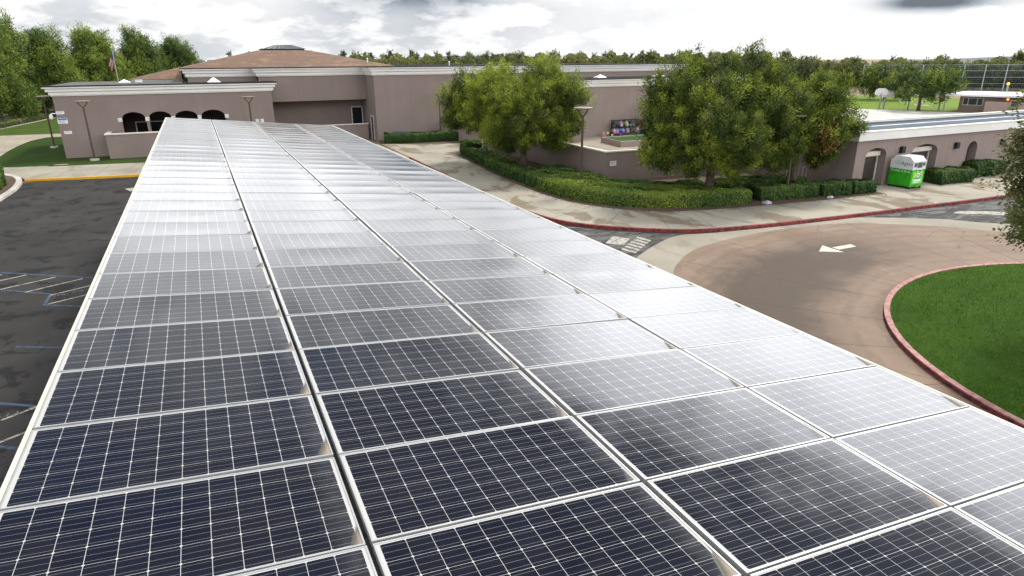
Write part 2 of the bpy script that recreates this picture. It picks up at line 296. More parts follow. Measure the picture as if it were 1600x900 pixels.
m.b.inputs['Specular Tint'].default_value = (.84, .90, 1, 1); m.b.inputs['IOR'].default_value = 1.47; m.b.inputs['Specular IOR Level'].default_value = .5

# ------------------------------------------------------------------ mesh helpers
class MB:
    def __init__(s): s.v = []; s.f = []; s.mi = []
    def add(s, vs, fs, mi=0):
        o = len(s.v); s.v += [tuple(p) for p in vs]; s.f += [tuple(i+o for i in f) for f in fs]; s.mi += [mi]*len(fs); return s
    def box(s, x0, x1, y0, y1, z0, z1, mi=0):
        return s.add([(x0, y0, z0), (x1, y0, z0), (x1, y1, z0), (x0, y1, z0), (x0, y0, z1), (x1, y0, z1), (x1, y1, z1), (x0, y1, z1)],
                     [(0, 3, 2, 1), (4, 5, 6, 7), (0, 1, 5, 4), (1, 2, 6, 5), (2, 3, 7, 6), (3, 0, 4, 7)], mi)
    def obox(s, c, ax, ay, az_, hx, hy, hz, mi=0):
        c = Vector(c); ax, ay, az_ = Vector(ax), Vector(ay), Vector(az_); vs = []
        for k in (-1, 1):
            for i, j in ((-1, -1), (1, -1), (1, 1), (-1, 1)): vs.append(c+ax*hx*i+ay*hy*j+az_*hz*k)
        return s.add(vs, [(0, 3, 2, 1), (4, 5, 6, 7), (0, 1, 5, 4), (1, 2, 6, 5), (2, 3, 7, 6), (3, 0, 4, 7)], mi)
    def prism(s, poly, z0, z1, mi=0):
        n = len(poly); a = sum(poly[i][0]*poly[(i+1) % n][1]-poly[(i+1) % n][0]*poly[i][1] for i in range(n))
        if a < 0: poly = poly[::-1]
        return s.add([(x, y, z0) for x, y in poly]+[(x, y, z1) for x, y in poly],
                     [tuple(range(n))[::-1], tuple(range(n, 2*n))]+[(i, (i+1) % n, n+(i+1) % n, n+i) for i in range(n)], mi)
    def sheet(s, poly, z, mi=0):
        n = len(poly); a = sum(poly[i][0]*poly[(i+1) % n][1]-poly[(i+1) % n][0]*poly[i][1] for i in range(n))
        if a < 0: poly = poly[::-1]
        return s.add([(x, y, z) for x, y in poly], [tuple(range(n))], mi)
    def tube(s, pts, rads, seg=8, cap=True, mi=0):
        pts = [Vector(p) for p in pts]; rads = rads if isinstance(rads, (list, tuple)) else [rads]*len(pts); o = len(s.v); prev = None
        for i, p in enumerate(pts):
            d = (pts[min(i+1, len(pts)-1)]-pts[max(i-1, 0)]).normalized(); ref = Vector((0, 0, 1)) if abs(d.z) < .9 else Vector((1, 0, 0))
            a = d.cross(ref).normalized() if prev is None else (prev-d*prev.dot(d)).normalized(); prev = a; b = d.cross(a)
            for k in range(seg):
                t = 2*pi*k/seg; s.v.append(tuple(p+(a*cos(t)+b*sin(t))*rads[i]))
        for i in range(len(pts)-1):
            for k in range(seg):
                s.f.append((o+i*seg+k, o+i*seg+(k+1) % seg, o+(i+1)*seg+(k+1) % seg, o+(i+1)*seg+k)); s.mi.append(mi)
        if cap:
            s.f.append(tuple(o+k for k in range(seg))[::-1]); s.mi.append(mi); s.f.append(tuple(o+(len(pts)-1)*seg+k for k in range(seg))); s.mi.append(mi)
        return s
    def build(s, name, mat, parent=None, smooth=False, bevel=0, kind=None):
        org = parent_loc(parent)
        me = bpy.data.meshes.new(name); me.from_pydata([(x-org.x, y-org.y, z-org.z) for x, y, z in s.v], [], s.f)
        mats = mat if isinstance(mat, (list, tuple)) else [mat]
        for q in mats: me.materials.append(MATS[q])
        if len(mats) > 1: me.polygons.foreach_set('material_index', s.mi)
        if smooth: me.polygons.foreach_set('use_smooth', [True]*len(s.f))
        me.update(); o = bpy.data.objects.new(name, me); COL.objects.link(o)
        if parent: o.parent = parent
        if bevel:
            b = o.modifiers.new('bevel', 'BEVEL'); b.width = bevel; b.segments = 2; b.limit_method = 'ANGLE'
        if kind: o['kind'] = kind
        return o
WL = {}
def parent_loc(p):
    if p is None: return Vector((0, 0, 0))
    l = Vector((0, 0, 0))
    while p is not None: l += p.location; p = p.parent
    return l
def thing(name, label, cat, loc=(0, 0, 0), group=None):
    o = bpy.data.objects.new(name, None); COL.objects.link(o); o.location = loc; o.empty_display_size = .2
    return tag(o, label, cat, group)
def tag(o, label, cat, group=None):
    o['label'] = label; o['category'] = cat
    if group: o['group'] = group
    return o
def dup(root, loc, label, group=None, rz=0.0, scale=1.0):
    r = root.copy(); COL.objects.link(r); r.location = loc; r.rotation_euler = (0, 0, rz); r.scale = (scale,)*3 if isinstance(scale, (int, float)) else scale; r['label'] = label
    if group: r['group'] = group
    for ch in list(root.children):
        c = ch.copy(); COL.objects.link(c); c.parent = r
        for g in list(ch.children):
            d = g.copy(); COL.objects.link(d); d.parent = c
    return r
def struct(name, mb, mat, **k):
    o = mb.build(name, mat, **k); o['kind'] = 'structure'; return o
def spline(pts, n=8, closed=False):
    out = []; m_ = len(pts); rng_ = range(m_ if closed else m_-1)
    for i in rng_:
        if closed: p = [pts[(i+k-1) % m_] for k in range(4)]
        else: p = [pts[max(0, i-1)], pts[i], pts[i+1], pts[min(m_-1, i+2)]]
        for k in range(n):
            t = k/n; out.append(tuple(.5*((2*p[1][j])+(-p[0][j]+p[2][j])*t+(2*p[0][j]-5*p[1][j]+4*p[2][j]-p[3][j])*t*t+(-p[0][j]+3*p[1][j]-3*p[2][j]+p[3][j])*t**3) for j in range(len(pts[0]))))
    if not closed: out.append(tuple(pts[-1]))
    return out
def offset(path, d, closed=False):
    out = []; n = len(path)
    for i, p in enumerate(path):
        a = path[(i-1) % n] if closed or i > 0 else path[i]; b = path[(i+1) % n] if closed or i < n-1 else path[i]
        dx, dy = b[0]-a[0], b[1]-a[1]; l = hypot(dx, dy) or 1; out.append((p[0]-dy/l*d, p[1]+dx/l*d))
    return out
def ribbon(mb, path, d0, d1, z0, z1, closed=False, mi=0):
    """a band between offsets d0 and d1 of a path, solid from z0 to z1"""
    a = offset(path, d0, closed); b = offset(path, d1, closed); n = len(path); o = len(mb.v)
    for i in range(n): mb.v += [(*a[i], z0), (*a[i], z1), (*b[i], z1), (*b[i], z0)]
    for i in range(n if closed else n-1):
        j = (i+1) % n
        for k in range(4):
            mb.f.append((o+4*i+k, o+4*i+(k+1) % 4, o+4*j+(k+1) % 4, o+4*j+k)); mb.mi.append(mi)
    if not closed: mb.f += [(o, o+1, o+2, o+3), (o+4*(n-1)+3, o+4*(n-1)+2, o+4*(n-1)+1, o+4*(n-1))]; mb.mi += [mi, mi]
    return mb

def leaf_mesh(name, P, A, size, aspect, tint, mat, parent, seed=0, NV=None):
    """P leaf positions (n,3); A leaf axis (n,3); one quad each, with a tint value per face"""
    r = np.random.default_rng(seed); n = len(P); A = A/np.maximum(np.linalg.norm(A, axis=1, keepdims=True), 1e-6)
    q = r.normal(size=(n, 3)) if NV is None else NV+r.normal(0, .28, (n, 3)); B = np.cross(A, q); B /= np.maximum(np.linalg.norm(B, axis=1, keepdims=True), 1e-6)
    s = (size*r.uniform(.6, 1.35, n))[:, None]; wd = s*aspect
    org = np.array(parent_loc(parent)); P = P-org
    C = np.cross(A, B)*s*.12
    V = np.stack([P-A*s*.5, P+B*wd*.5+C, P+A*s*.5, P-B*wd*.5+C], 1).reshape(-1, 3)
    me = bpy.data.meshes.new(name); me.vertices.add(4*n); me.vertices.foreach_set('co', V.astype(np.float32).ravel())
    me.loops.add(4*n); me.loops.foreach_set('vertex_index', np.arange(4*n, dtype=np.int32)); me.polygons.add(n)
    me.polygons.foreach_set('loop_start', np.arange(0, 4*n, 4, dtype=np.int32))
    at = me.attributes.new('tint', 'FLOAT', 'FACE'); at.data.foreach_set('value', np.clip(tint, 0, 1).astype(np.float32))
    me.materials.append(MATS[mat]); me.update(calc_edges=True); me.validate()
    o = bpy.data.objects.new(name, me); COL.objects.link(o); o.parent = parent; return o

# ------------------------------------------------------------------ ground, roads, pavements
struct('ground', MB().sheet([(-1500, -300), (2500, -300), (2500, 2500), (-1500, 2500)], -.04), 'dry_earth')
struct('asphalt_lot', MB().sheet([(-70, -70), (140, -70), (140, 22.5), (37, 22.5), (37, 51.5), (-70, 51.5)], 0), 'asphalt')
K = [(17.1, 49.75), (16.8, 39.4), (16.55, 31.0), (16.75, 26.6), (17.4, 23.7), (19.0, 21.6), (21.1, 19.9), (22.8, 19.15), (25.5, 18.65), (28.5, 18.35), (33.3, 18.0), (37.6, 17.8), (41.9, 17.55), (60, 16.8), (90, 15.6)]
KP = spline(K, 6)
IN = [(17.6, 60.3), (20, 58.3), (25.2, 56.8), (24, 52.4), (21.9, 51.2), (21.4, 49.8), (21.0, 46.8), (20.3, 40.4), (19.85, 34.9), (19.8, 30.3), (20.2, 27.4), (21.3, 25.1), (23.0, 23.45), (25.4, 22.55), (29.4, 21.9), (33.8, 21.4), (38.2, 21.1), (38.2, 23.6), (90, 23.6)]
INs = IN[:3]+spline(IN[3:17], 4)+IN[17:]
struct('sidewalk', MB().prism(offset(KP, .15)+INs[::-1]+[(17.3, 60.3)], 0, .15), 'concrete')
struct('red_kerb', ribbon(MB(), KP, 0, .16, 0, .165), 'kerb_red')
ga = offset(KP, -.30)
g0 = [i for i, p in enumerate(KP) if p[1] < 45][0]
struct('gutter_grime', ribbon(MB(), KP[g0:g0+40], -.16, -.005, .002, .006), 'asphalt')
# front pavement behind the parking aisle with its yellow kerb
YK = [(-10.45, 52.0), (-8, 51.45), (-5.5, 50.95), (-3.2, 50.6), (4, 50.0), (12, 49.8), (17.1, 49.75)]
struct('front_sidewalk', MB().prism([(x, y+.15) for x, y in YK]+[(17.1, 60.2), (8, 57.6), (-3.2, 57.3), (-6.7, 58.0), (-9.8, 58.5), (-13.4, 59.7), (-40, 62), (-40, 56.6), (-12.8, 56.5), (-11.4, 54.4), (-10.5, 52.4)], 0, .146), 'concrete_plain')
struct('yellow_kerb', ribbon(MB(), YK, 0, .16, 0, .16), 'kerb_yellow')
# joints in the pavement
jb = MB()
for i in range(8, len(KP)-30, 7):
    p = KP[i]; q = min(INs, key=lambda t: hypot(t[0]-p[0], t[1]-p[1])); d = Vector((q[0]-p[0], q[1]-p[1], 0)); d.normalize(); e = Vector((-d.y, d.x, 0))*.012
    a = Vector((p[0], p[1], .153))+d*.2; b = Vector((q[0], q[1], .153))-d*.1
    jb.add([a-e, a+e, b+e, b-e], [(0, 1, 2, 3)])
for x in (-8.6, -6.1, -3.6, 0, 4, 8, 12): jb.add([(x-.012, 51.7, .15), (x+.012, 51.7, .15), (x+.5, 57.2, .15), (x+.47, 57.2, .15)], [(0, 1, 2, 3)])
struct('sidewalk_joints', jb, 'joint_dark')
# planting bed between pavement and courtyard wall
struct('planting_bed', MB().sheet(INs[2:-2]+[(38, 31.3), (25.4, 32.2), (25.2, 56.8)], .145), 'soil')
struct('planting_bed_front', MB().sheet([(17.6, 60.4), (20, 58.4), (25.2, 56.8), (25.2, 63.2), (17.9, 63.2)], .148), 'soil')
struct('courtyard_paving', MB().prism([(25.5, 32.3), (37.6, 31.5), (37.6, 34), (60, 34), (60, 63.2), (25.5, 63.2)], .02, .14), 'concrete_court')
# drive
CI = (26.3, .9); RI = 9.38
PK = [(17.0, 14.4), (17.8, 15.4), (19.8, 16.85), (22.0, 17.6), (25.8, 18.0), (29.8, 17.55), (32.1, 16.2), (33.9, 14.7), (35.1, 13.1), (36.0, 12.4)]
full = spline(PK, 5)
rest = [(27+15.4*cos(t), .9+15.0*sin(t)) for t in np.linspace(R(42), R(-212), 60)]
pk = MB().sheet([(x-CI[0], y-CI[1]) for x, y in full+rest], 0); po = struct('pink_drive', pk, 'pink_concrete'); po.location = (CI[0], CI[1], .010)
CO = [(14.5, 14.4), (16.0, 16.1), (17.5, 17.4), (19.5, 18.65), (21.1, 19.3), (23.0, 18.95), (25.5, 18.6), (28.5, 18.3), (30.5, 18.12), (31.9, 18.0), (33.5, 17.1), (35.5, 15.7), (36.4, 14.4), (38.2, 13.0)]
struct('drive_apron', MB().sheet(spline(CO, 5)+[(44, 8), (44, -8), (27, -18), (10, -8), (9.5, 4), (12, 11)], .005), 'concrete_plain')
struct('drive_asphalt_patch', MB().sheet([(30.6, 18.3), (31.9, 18.0), (33.5, 17.1), (35.5, 15.7), (36.4, 14.4), (38.2, 13.0), (60, 8), (60, 17.2), (41.9, 17.7)], .008), 'asphalt_scuffed')
struct('drive_asphalt_strip', MB().sheet([(16.6, 26.0), (17.3, 23.6), (19.0, 21.5), (21.0, 19.8), (22.6, 19.15), (21.1, 19.3), (19.5, 18.65), (17.5, 17.4), (16.0, 16.1), (14.5, 14.4), (13.0, 15.8), (12.4, 18.2), (12.9, 20.4), (13.3, 22.6), (14.4, 24.4), (15.2, 26.8), (16.2, 27.6)], .003), 'asphalt_scuffed')
struct('white_scuff', MB().sheet(spline([(37.2, 16.4), (38.0, 16.5), (39.2, 15.8), (39.9, 15.1), (39.2, 14.8), (38.2, 15.6), (37.6, 15.9)], 4, True), .013), 'faded_white')
circ = [(CI[0]+RI*cos(t), CI[1]+RI*sin(t)) for t in np.linspace(0, 2*pi, 97)[:-1]]
struct('island_kerb', ribbon(MB(), circ, 0, .17, .0, .16, True), ['kerb_pink'])
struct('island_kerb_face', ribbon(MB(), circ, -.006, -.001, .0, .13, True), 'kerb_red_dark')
struct('island_lawn', MB().sheet([(CI[0]+(RI-.17)*cos(t), CI[1]+(RI-.17)*sin(t)) for t in np.linspace(0, 2*pi, 97)[:-1]], .14), 'lawn')
nb = 90000; t = rng.uniform(0, 2*pi, nb); rr_ = (RI-.22)*np.sqrt(rng.uniform(0, 1, nb)); P = np.stack([CI[0]+rr_*np.cos(t), CI[1]+rr_*np.sin(t), np.full(nb, .165)], 1)
keep = (P[:, 0]+.9*P[:, 1] < 42); P = P[keep]; A = np.stack([rng.normal(0, .45, len(P)), rng.normal(0, .45, len(P)), np.ones(len(P))], 1)
gt = thing('grass_blades', 'dense green blades of the mown round lawn', 'grass', (CI[0], CI[1], .14)); COL.objects.unlink(gt); bpy.data.objects.remove(gt)
rad_ = np.hypot(P[:, 0]-CI[0], P[:, 1]-CI[1]); tn = .48+.13*np.sin(rad_*7.5+np.sin(P[:, 0]*.8)*.6)+.10*np.sin(P[:, 0]*.7+1)*np.cos(P[:, 1]*.9)+rng.normal(0, .2, len(P))
gr = leaf_mesh('lawn_grass', P, A, .085, .16, tn, 'blade', None, 3); gr['kind'] = 'stuff'; gr['label'] = 'short mown grass on the round island'; gr['category'] = 'grass'
# arrow and worn lettering on the road
struct('road_arrow', MB().sheet([(24.76, 14.42), (25.70, 15.05), (25.62, 13.86)], .016).sheet([(25.80, 14.62), (26.98, 14.62), (26.86, 14.24), (25.76, 14.24)], .016), 'arrow_white')
wt = MB()
a, b, c, d = [Vector(p) for p in ((19.35, 20.05, .009), (19.5, 19.2, .009), (17.5, 17.7, .009), (17.25, 18.45, .009))]
for k in range(6):
    t0, t1 = k/6+.02, k/6+.125
    wt.add([a.lerp(d, t0), b.lerp(c, t0), b.lerp(c, t1), a.lerp(d, t1)], [(0, 1, 2, 3)])
wt.sheet([(18.3, 20.6), (18.75, 19.85), (17.85, 19.05), (17.3, 19.7)], .009)
struct('worn_road_lettering', wt, 'faded_white')
# accessible bays to the left
lb = MB()
def strip(mb, p, q, w_, z):
    d = Vector((q[0]-p[0], q[1]-p[1], 0)).normalized(); e = Vector((-d.y, d.x, 0))*w_/2; a, b = Vector((*p, z)), Vector((*q, z)); mb.add([a-e, a+e, b+e, b-e], [(0, 3, 2, 1)])
def ext(p, q, a=0, b=0):
    d = Vector((q[0]-p[0], q[1]-p[1])).normalized(); return (p[0]-d.x*a, p[1]-d.y*a), (q[0]+d.x*b, q[1]+d.y*b)
for p, q, e0, e1 in (((-6.7, 26.9), (-3.2, 24.4), 6, 4), ((-6.2, 24.35), (-4.4, 22.95), 6, 0), ((-4.4, 22.95), (-4.4, 21.7), 0, 0), ((-4.4, 21.7), (-3.1, 20.9), 0, 4), ((-4.5, 17.9), (-3.1, 17.15), 0, 4), ((-4.1, 14.0), (-3.2, 13.4), 3, 4), ((-3.6, 11.65), (-3.1, 11.3), 3, 4)):
    p, q = ext(p, q, e0, e1); strip(lb, p, q, .10, .004)
struct('blue_bay_lines', lb, 'line_blue')
wb = MB()
for p, q in (((-6.9, 25.45), (-5.7, 26.05)), ((-6.2, 24.4), (-4.6, 25.2)), ((-5.3, 23.6), (-3.6, 24.5)), ((-4.4, 22.8), (-3.2, 23.4)), ((-4.3, 21.75), (-2.6, 22.55)), ((-3.85, 12.98), (-3.2, 13.38)), ((-3.9, 11.7), (-2.7, 12.4)), ((-7.2, 26.2), (-6.6, 26.55))): strip(wb, p, q, .085, .006)
struct('white_hatch_lines', wb, 'line_white')
def word(name, txt, loc, rz, size, mat):
    cu = bpy.data.curves.new(name, 'FONT'); cu.body = txt; cu.size = size; cu.extrude = .0; cu.space_character = 1.12; tmp = bpy.data.objects.new('tmp', cu); COL.objects.link(tmp)
    dg = bpy.context.evaluated_depsgraph_get(); me = bpy.data.meshes.new_from_object(tmp.evaluated_get(dg)); bpy.data.objects.remove(tmp)
    o = bpy.data.objects.new(name, me); COL.objects.link(o); me.materials.clear(); me.materials.append(MATS[mat]); o.location = loc; o.rotation_euler = rz if isinstance(rz, tuple) else (0, 0, rz); return o
for lx, ly in ((-2.35, 23.42), (-2.9, 13.6)):
    o = word('bay_lettering', 'NO PARKING', (lx, ly, .007), R(180+20), .34, 'letter_white'); o['kind'] = 'structure'
struct('pavement_mark', MB().sheet([(-3.75, 45.5), (-2.6, 45.9), (-2.6, 44.6), (-3.35, 44.3)], .004), 'line_white')
# left lawn, paths, planter
struct('lawn', MB().sheet([(-13.4, 59.7), (-9.8, 58.5), (-6.7, 58.0), (-3.2, 57.3), (8, 57.6), (17.1, 60.2), (17.1, 63.6), (-9, 63.6), (-9, 140), (-90, 160), (-90, 62)], .13), 'lawn_shade')
struct('lawn_far', MB().sheet([(-9, 88), (-19.5, 89.2), (-60, 94), (-90, 160), (-9, 190)], .136), 'lawn_side')
struct('path', MB().sheet(spline([(-15.1, 67.9), (-15.4, 74), (-15.2, 81), (-14.2, 84.4)], 5)+[(-9.2, 84.7), (-9.2, 88), (-19.5, 89.2), (-60, 94), (-60, 60), (-18, 61.5), (-16.2, 63)], .142), 'concrete_path')
struct('far_path', MB().sheet([(-23.5, 108), (-21.2, 140), (-19, 170), (-22, 170), (-24, 150), (-25.8, 117), (-27, 104), (-24.6, 100)], .142), 'concrete_path')
struct('path_edge', ribbon(MB(), [(-22.4, 93.2), (-19.6, 108), (-17.6, 121)], 0, .35, .13, .2), 'concrete_path')
PKb = [(-10.4, 40.0), (-10.25, 45.0), (-10.2, 48.5), (-10.55, 51.8), (-11.3, 54.3), (-12.8, 56.45)]
struct('planter_kerb', ribbon(MB(), spline(PKb, 5), 0, .35, 0, .155), 'kerb_white')
struct('planter_soil', MB().sheet(offset(spline(PKb, 5), .3)+[(-24, 56.5), (-24, 40)], .13), 'soil')
for i, (x, y) in enumerate(((-11.6, 59.0), (-9.3, 59.4), (-10.6, 58.9))):
    o = struct('stepping_slab', MB().prism([(x+.45*cos(t)*1.2, y+.22*sin(t)) for t in np.linspace(0, 2*pi, 12)[:-1]], .12, .147), 'concrete_path')
# playground paving and field
struct('playground_paving', MB().sheet([(52, 33.6), (106, 33.6), (106.4, 54.5), (101.9, 63.0), (99.4, 68.5), (92, 84), (60, 75), (52, 56)], .02), 'concrete_play')
struct('field', MB().sheet([(106.4, 54.5), (101.9, 63.0), (99.4, 68.5), (92, 84), (90, 130), (122, 120), (140, 85), (152, 55), (160, 30), (106, 30)], .0), 'field_grass')
struct('field_far', MB().sheet([(124, 95), (150, 60), (166, 70), (176, 110), (140, 130), (112, 130)], -.01), 'dry_earth')

# ------------------------------------------------------------------ solar carport
TH = .0967; ZC = 5.412; W_ = 1.977; P0, P1 = -4, 31     # rows
cp_root = thing('solar_carport', 'long solar carport roof tiled with dusty dark blue panels in four columns', 'solar carport', (4, 14, 0))
def cp_pt(u, v, wz=0): return Vector((u*cos(TH)+wz*sin(TH), v, ZC-u*sin(TH)+wz*cos(TH)))
def glass_mesh(k):
    nx, ny = 8, 4; sag = (.0022, .0034, .0046, .003)[k]; bm = bmesh.new(); uvl = bm.loops.layers.uv.new('UVMap'); vs = {}
    for i in range(nx+1):
        for j in range(ny+1):
            x, y = i/nx, j/ny; z = -sag*(1-(2*x-1)**2)*(1-(2*y-1)**2)*1.3
            vs[i, j] = bm.verts.new((x*PW, y*PH, z))
    for i in range(nx):
        for j in range(ny):
            f = bm.faces.new((vs[i, j], vs[i+1, j], vs[i+1, j+1], vs[i, j+1])); f.smooth = True
            for lp in f.loops: lp[uvl].uv = lp.vert.co.xy
    me = bpy.data.meshes.new('solar_panel'); bm.to_mesh(me); bm.free(); me.materials.append(MATS['solar_glass']); return me
GM = [glass_mesh(k) for k in range(4)]
def frame_mb():
    fb = MB(); l, t_, b_ = .011, .004, -.038
    fb.box(0, PW, 0, l, b_, t_); fb.box(0, PW, PH-l, PH, b_, t_); fb.box(0, l, l, PH-l, b_, t_); fb.box(PW-l, PW, l, PH-l, b_, t_); return fb
fo = frame_mb().build('frame', 'metal_alu'); FM = fo.data; bpy.data.objects.remove(fo)
xs = [(.000, ), (W_+.004, ), (2*W_+.016, ), (3*W_+.016, )]; count = 0; far = []
rv = random.Random(5)
for r in range(P0, P1+1):
    for c in range(4):
        u, v = xs[c][0], r+.010; p = cp_pt(u, v); rot = (R(rv.gauss(0, .16)), TH+R(rv.gauss(0, .12)), 0)
        if -3 < r < 23 and count < 100:
            g_ = bpy.data.objects.new('solar_panel', GM[rv.randrange(4)]); COL.objects.link(g_); g_.parent = cp_root; g_.location = p-cp_root.location; g_.rotation_euler = rot
            f_ = bpy.data.objects.new('frame', FM); COL.objects.link(f_); f_.parent = g_; count += 1
        else: far.append((p-cp_root.location, rot, rv.randrange(4)))
bm = bmesh.new(); bm.loops.layers.uv.new('UVMap')
for p, rot, k in far:
    M_ = Matrix.Translation(p) @ Matrix.Rotation(rot[1], 4, 'Y') @ Matrix.Rotation(rot[0], 4, 'X')
    for me, mi in ((GM[k], 0), (FM, 1)):
        n0 = len(bm.faces); nv = len(bm.verts); bm.from_mesh(me); bm.verts.ensure_lookup_table(); bm.faces.ensure_lookup_table()
        bmesh.ops.transform(bm, matrix=M_, verts=bm.verts[nv:])
        for f in bm.faces[n0:]: f.material_index = mi
me = bpy.data.meshes.new('solar_panels_rest'); bm.to_mesh(me); bm.free(); me.materials.append(MATS['solar_glass']); me.materials.append(MATS['metal_alu'])
o = bpy.data.objects.new('solar_panels', me); COL.objects.link(o); o.parent = cp_root; o['kind'] = 'stuff'
# purlins, beams, columns below the glass
TW = 4*W_
for u in (.35, 1.6, W_+.45, W_+1.6, 2*W_+.45, 2*W_+1.6, 3*W_+.4, 3*W_+1.6):
    mb = MB(); c = cp_pt(u, (P0+P1+1)/2, -.13); mb.obox(c, (cos(TH), 0, -sin(TH)), (0, 1, 0), (sin(TH), 0, cos(TH)), .035, (P1+1-P0)/2, .085); mb.build('purlin', 'steel_cream', cp_root)
for v in (-2.2, 6.0, 14.2, 22.4, 30.0):
    mb = MB(); mb.obox(cp_pt(TW/2, v, -.40), (cos(TH), 0, -sin(TH)), (0, 1, 0), (sin(TH), 0, cos(TH)), TW/2-.25, .11, .18); mb.build('beam', 'steel_cream', cp_root)
    zt = cp_pt(TW/2, v, -.56).z; mb = MB(); mb.box(3.77, 4.07, v-.15, v+.15, 0, zt+.02); mb.build('column', 'steel_cream', cp_root)
mb = MB(); mb.obox(cp_pt(-.022, (P0+P1+1)/2, -.06), (cos(TH), 0, -sin(TH)), (0, 1, 0), (sin(TH), 0, cos(TH)), .016, (P1+1-P0)/2, .058); mb.build('edge_trim', 'steel_cream', cp_root)
mb = MB(); mb.obox(cp_pt(TW+.022, (P0+P1+1)/2, -.06), (cos(TH), 0, -sin(TH)), (0, 1, 0), (sin(TH), 0, cos(TH)), .016, (P1+1-P0)/2, .058); mb.build('edge_trim', 'steel_cream', cp_root)

# ------------------------------------------------------------------ buildings
def arch_wall(mb, x0, x1, y0, y1, z0, z1, openings, n=14):
    """wall along X with arched openings (xa, xb, spring z, crown z, floor z); front face y0, back face y1"""
    cur = x0
    for xa, xb, zs, zt, zf in openings:
        if xa > cur: mb.box(cur, xa, y0, y1, z0, z1)
        if zf > z0: mb.box(xa, xb, y0, y1, z0, zf)
        pr = [(xa+(xb-xa)*k/n, zs+(zt-zs)*math.sqrt(max(0, 1-(2*k/n-1)**2))) for k in range(n+1)]
        for k in range(n):
            (xp, zp), (xq, zq) = pr[k], pr[k+1]
            mb.add([(xp, y0, zp), (xq, y0, zq), (xq, y0, z1), (xp, y0, z1), (xp, y1, zp), (xq, y1, zq), (xq, y1, z1), (xp, y1, z1)], [(0, 1, 2, 3), (7, 6, 5, 4), (0, 4, 5, 1), (3, 2, 6, 7)])
        cur = xb
    if cur < x1: mb.box(cur, x1, y0, y1, z0, z1)
    return mb
STEPS = ((.18, 0, .13), (.36, .13, .43), (.22, .43, .49), (.66, .49, .80), (.52, .80, .85), (1.0, .85, 1.0))
def cornice(mb, x0, x1, y0, y1, z0, z1, o=.55):
    h = z1-z0; steps = STEPS
    for k, a, b in steps: mb.box(x0-o*k, x1+o*k, y0-o*k, y1+o*k, z0+h*a, z0+h*b)
    return mb
def mesh_door(parent, x0, x1, y, z0, z1, mat='door_brown', fr='frame_white', handle=True):
    d = MB().box(x0, x1, y, y+.05, z0, z1).build('door', mat, parent)
    f = MB(); t_ = .09; f.box(x0-t_, x0, y-.05, y+.06, z0, z1+t_); f.box(x1, x1+t_, y-.05, y+.06, z0, z1+t_); f.box(x0, x1, y-.05, y+.06, z1, z1+t_); f.build('frame', fr, d)
    return d
# A: low office wing with the arcade
A_ = thing('school_building', 'low mauve stucco wing with four dark arches and a thick white stepped cornice', 'building', (0, 63.5, 0), 'school wings')
ya = 63.5; mb = MB()
mb.box(-9.5, -5.0, ya, 77, 0, 5.3); mb.box(4.0, 8.0, ya, 66.9, 0, 5.3); mb.box(-5.0, .6, 68.4, 77, 0, 5.3); mb.box(.6, 4.0, 68.4, 68.499, 0, 3.9)
mb.box(.6, 4.0, 66.1, 66.9, 3.9, 5.3); mb.box(.6, 4.0, 66.9, 68.4, 3.9, 4.1); mb.box(4.0, 4.2, 66.9, 68.4, 0, 4.1); mb.box(-5.0, .6, 66.1, 68.399, 3.9, 5.3)
mb.box(-5.0, 4.0, ya+.401, 66.099, 3.9, 5.3)
arch_wall(mb, -5.0, 4.0, ya, ya+.4, 0, 5.3, [(-4.76, -2.86, 3.2, 3.80, 0), (-2.66, -.78, 3.2, 3.79, 0), (-.56, 1.38, 3.18, 3.77, 0), (1.6, 3.68, 3.16, 3.78, 0)])
mb.build('wall', 'stucco_mauve', A_)
MB().box(-4.99, 3.99, 68.33, 68.398, .0, 3.89).box(-4.99, 3.99, ya+.41, 68.32, 3.85, 3.895).box(-4.995, -4.95, ya+.41, 68.32, 0, 3.84).box(3.95, 3.995, ya+.41, 68.32, 0, 3.84).build('arcade_shade_lining', 'stucco_shade', A_)  # thin dark lining added so the recess reads as shaded
cb = MB(); h = .75
for k, a, b in STEPS:
    o_ = .55*k; z0, z1 = 5.3+h*a, 5.3+h*b; cb.prism([(-9.5-o_, ya-o_), (8.0+o_, ya-o_), (8.0+o_, 66.9), (.6, 66.9), (.6, 77+o_), (-9.5-o_, 77+o_)], z0, z1)
cb.build('cornice', 'trim_white', A_)
rb = MB(); rb.prism([(-10.1, ya-.6), (8.6, ya-.6), (8.6, 66.9), (.6, 66.9), (.6, 77.6), (-10.1, 77.6)], 6.052, 6.125); rb.build('parapet_cap', 'roof_dark', A_)
MB().prism([(-9.6, ya+.5), (.5, ya+.5), (.5, 77), (-9.6, 77)], 6.125, 6.133).build('roof', 'roof_grey', A_)
for x in (-4.90, -2.76, -.67, 1.49, 3.80): MB().box(x-.16, x+.16, ya-.06, ya+.44, 3.0, 3.34).build('capital', 'frame_white', A_)
wf = MB().box(-4.1, -1.7, 68.28, 68.325, 1.0, 2.58).build('window', 'window_dark', A_)
f = MB()
for x in (-4.1, -2.92, -1.7): f.box(x-.05, x+.05, 68.20, 68.279, 1.0, 2.64)
f.box(-4.05, -1.75, 68.21, 68.279, 2.55, 2.64); f.build('frame', 'frame_white', wf)
for x in (.5, 2.3): d = mesh_door(A_, x, x+1.0, 68.26, .15, 2.3, 'door_brown', 'metal_steel')
lw = MB(); lw.box(-6.0, 6.5, 61.2, 61.45, 0, 2.14); lw.box(-6.0, -5.76, 61.45, 63.5, 0, 2.14); lw.build('low_wall', 'stucco_mauve', A_)
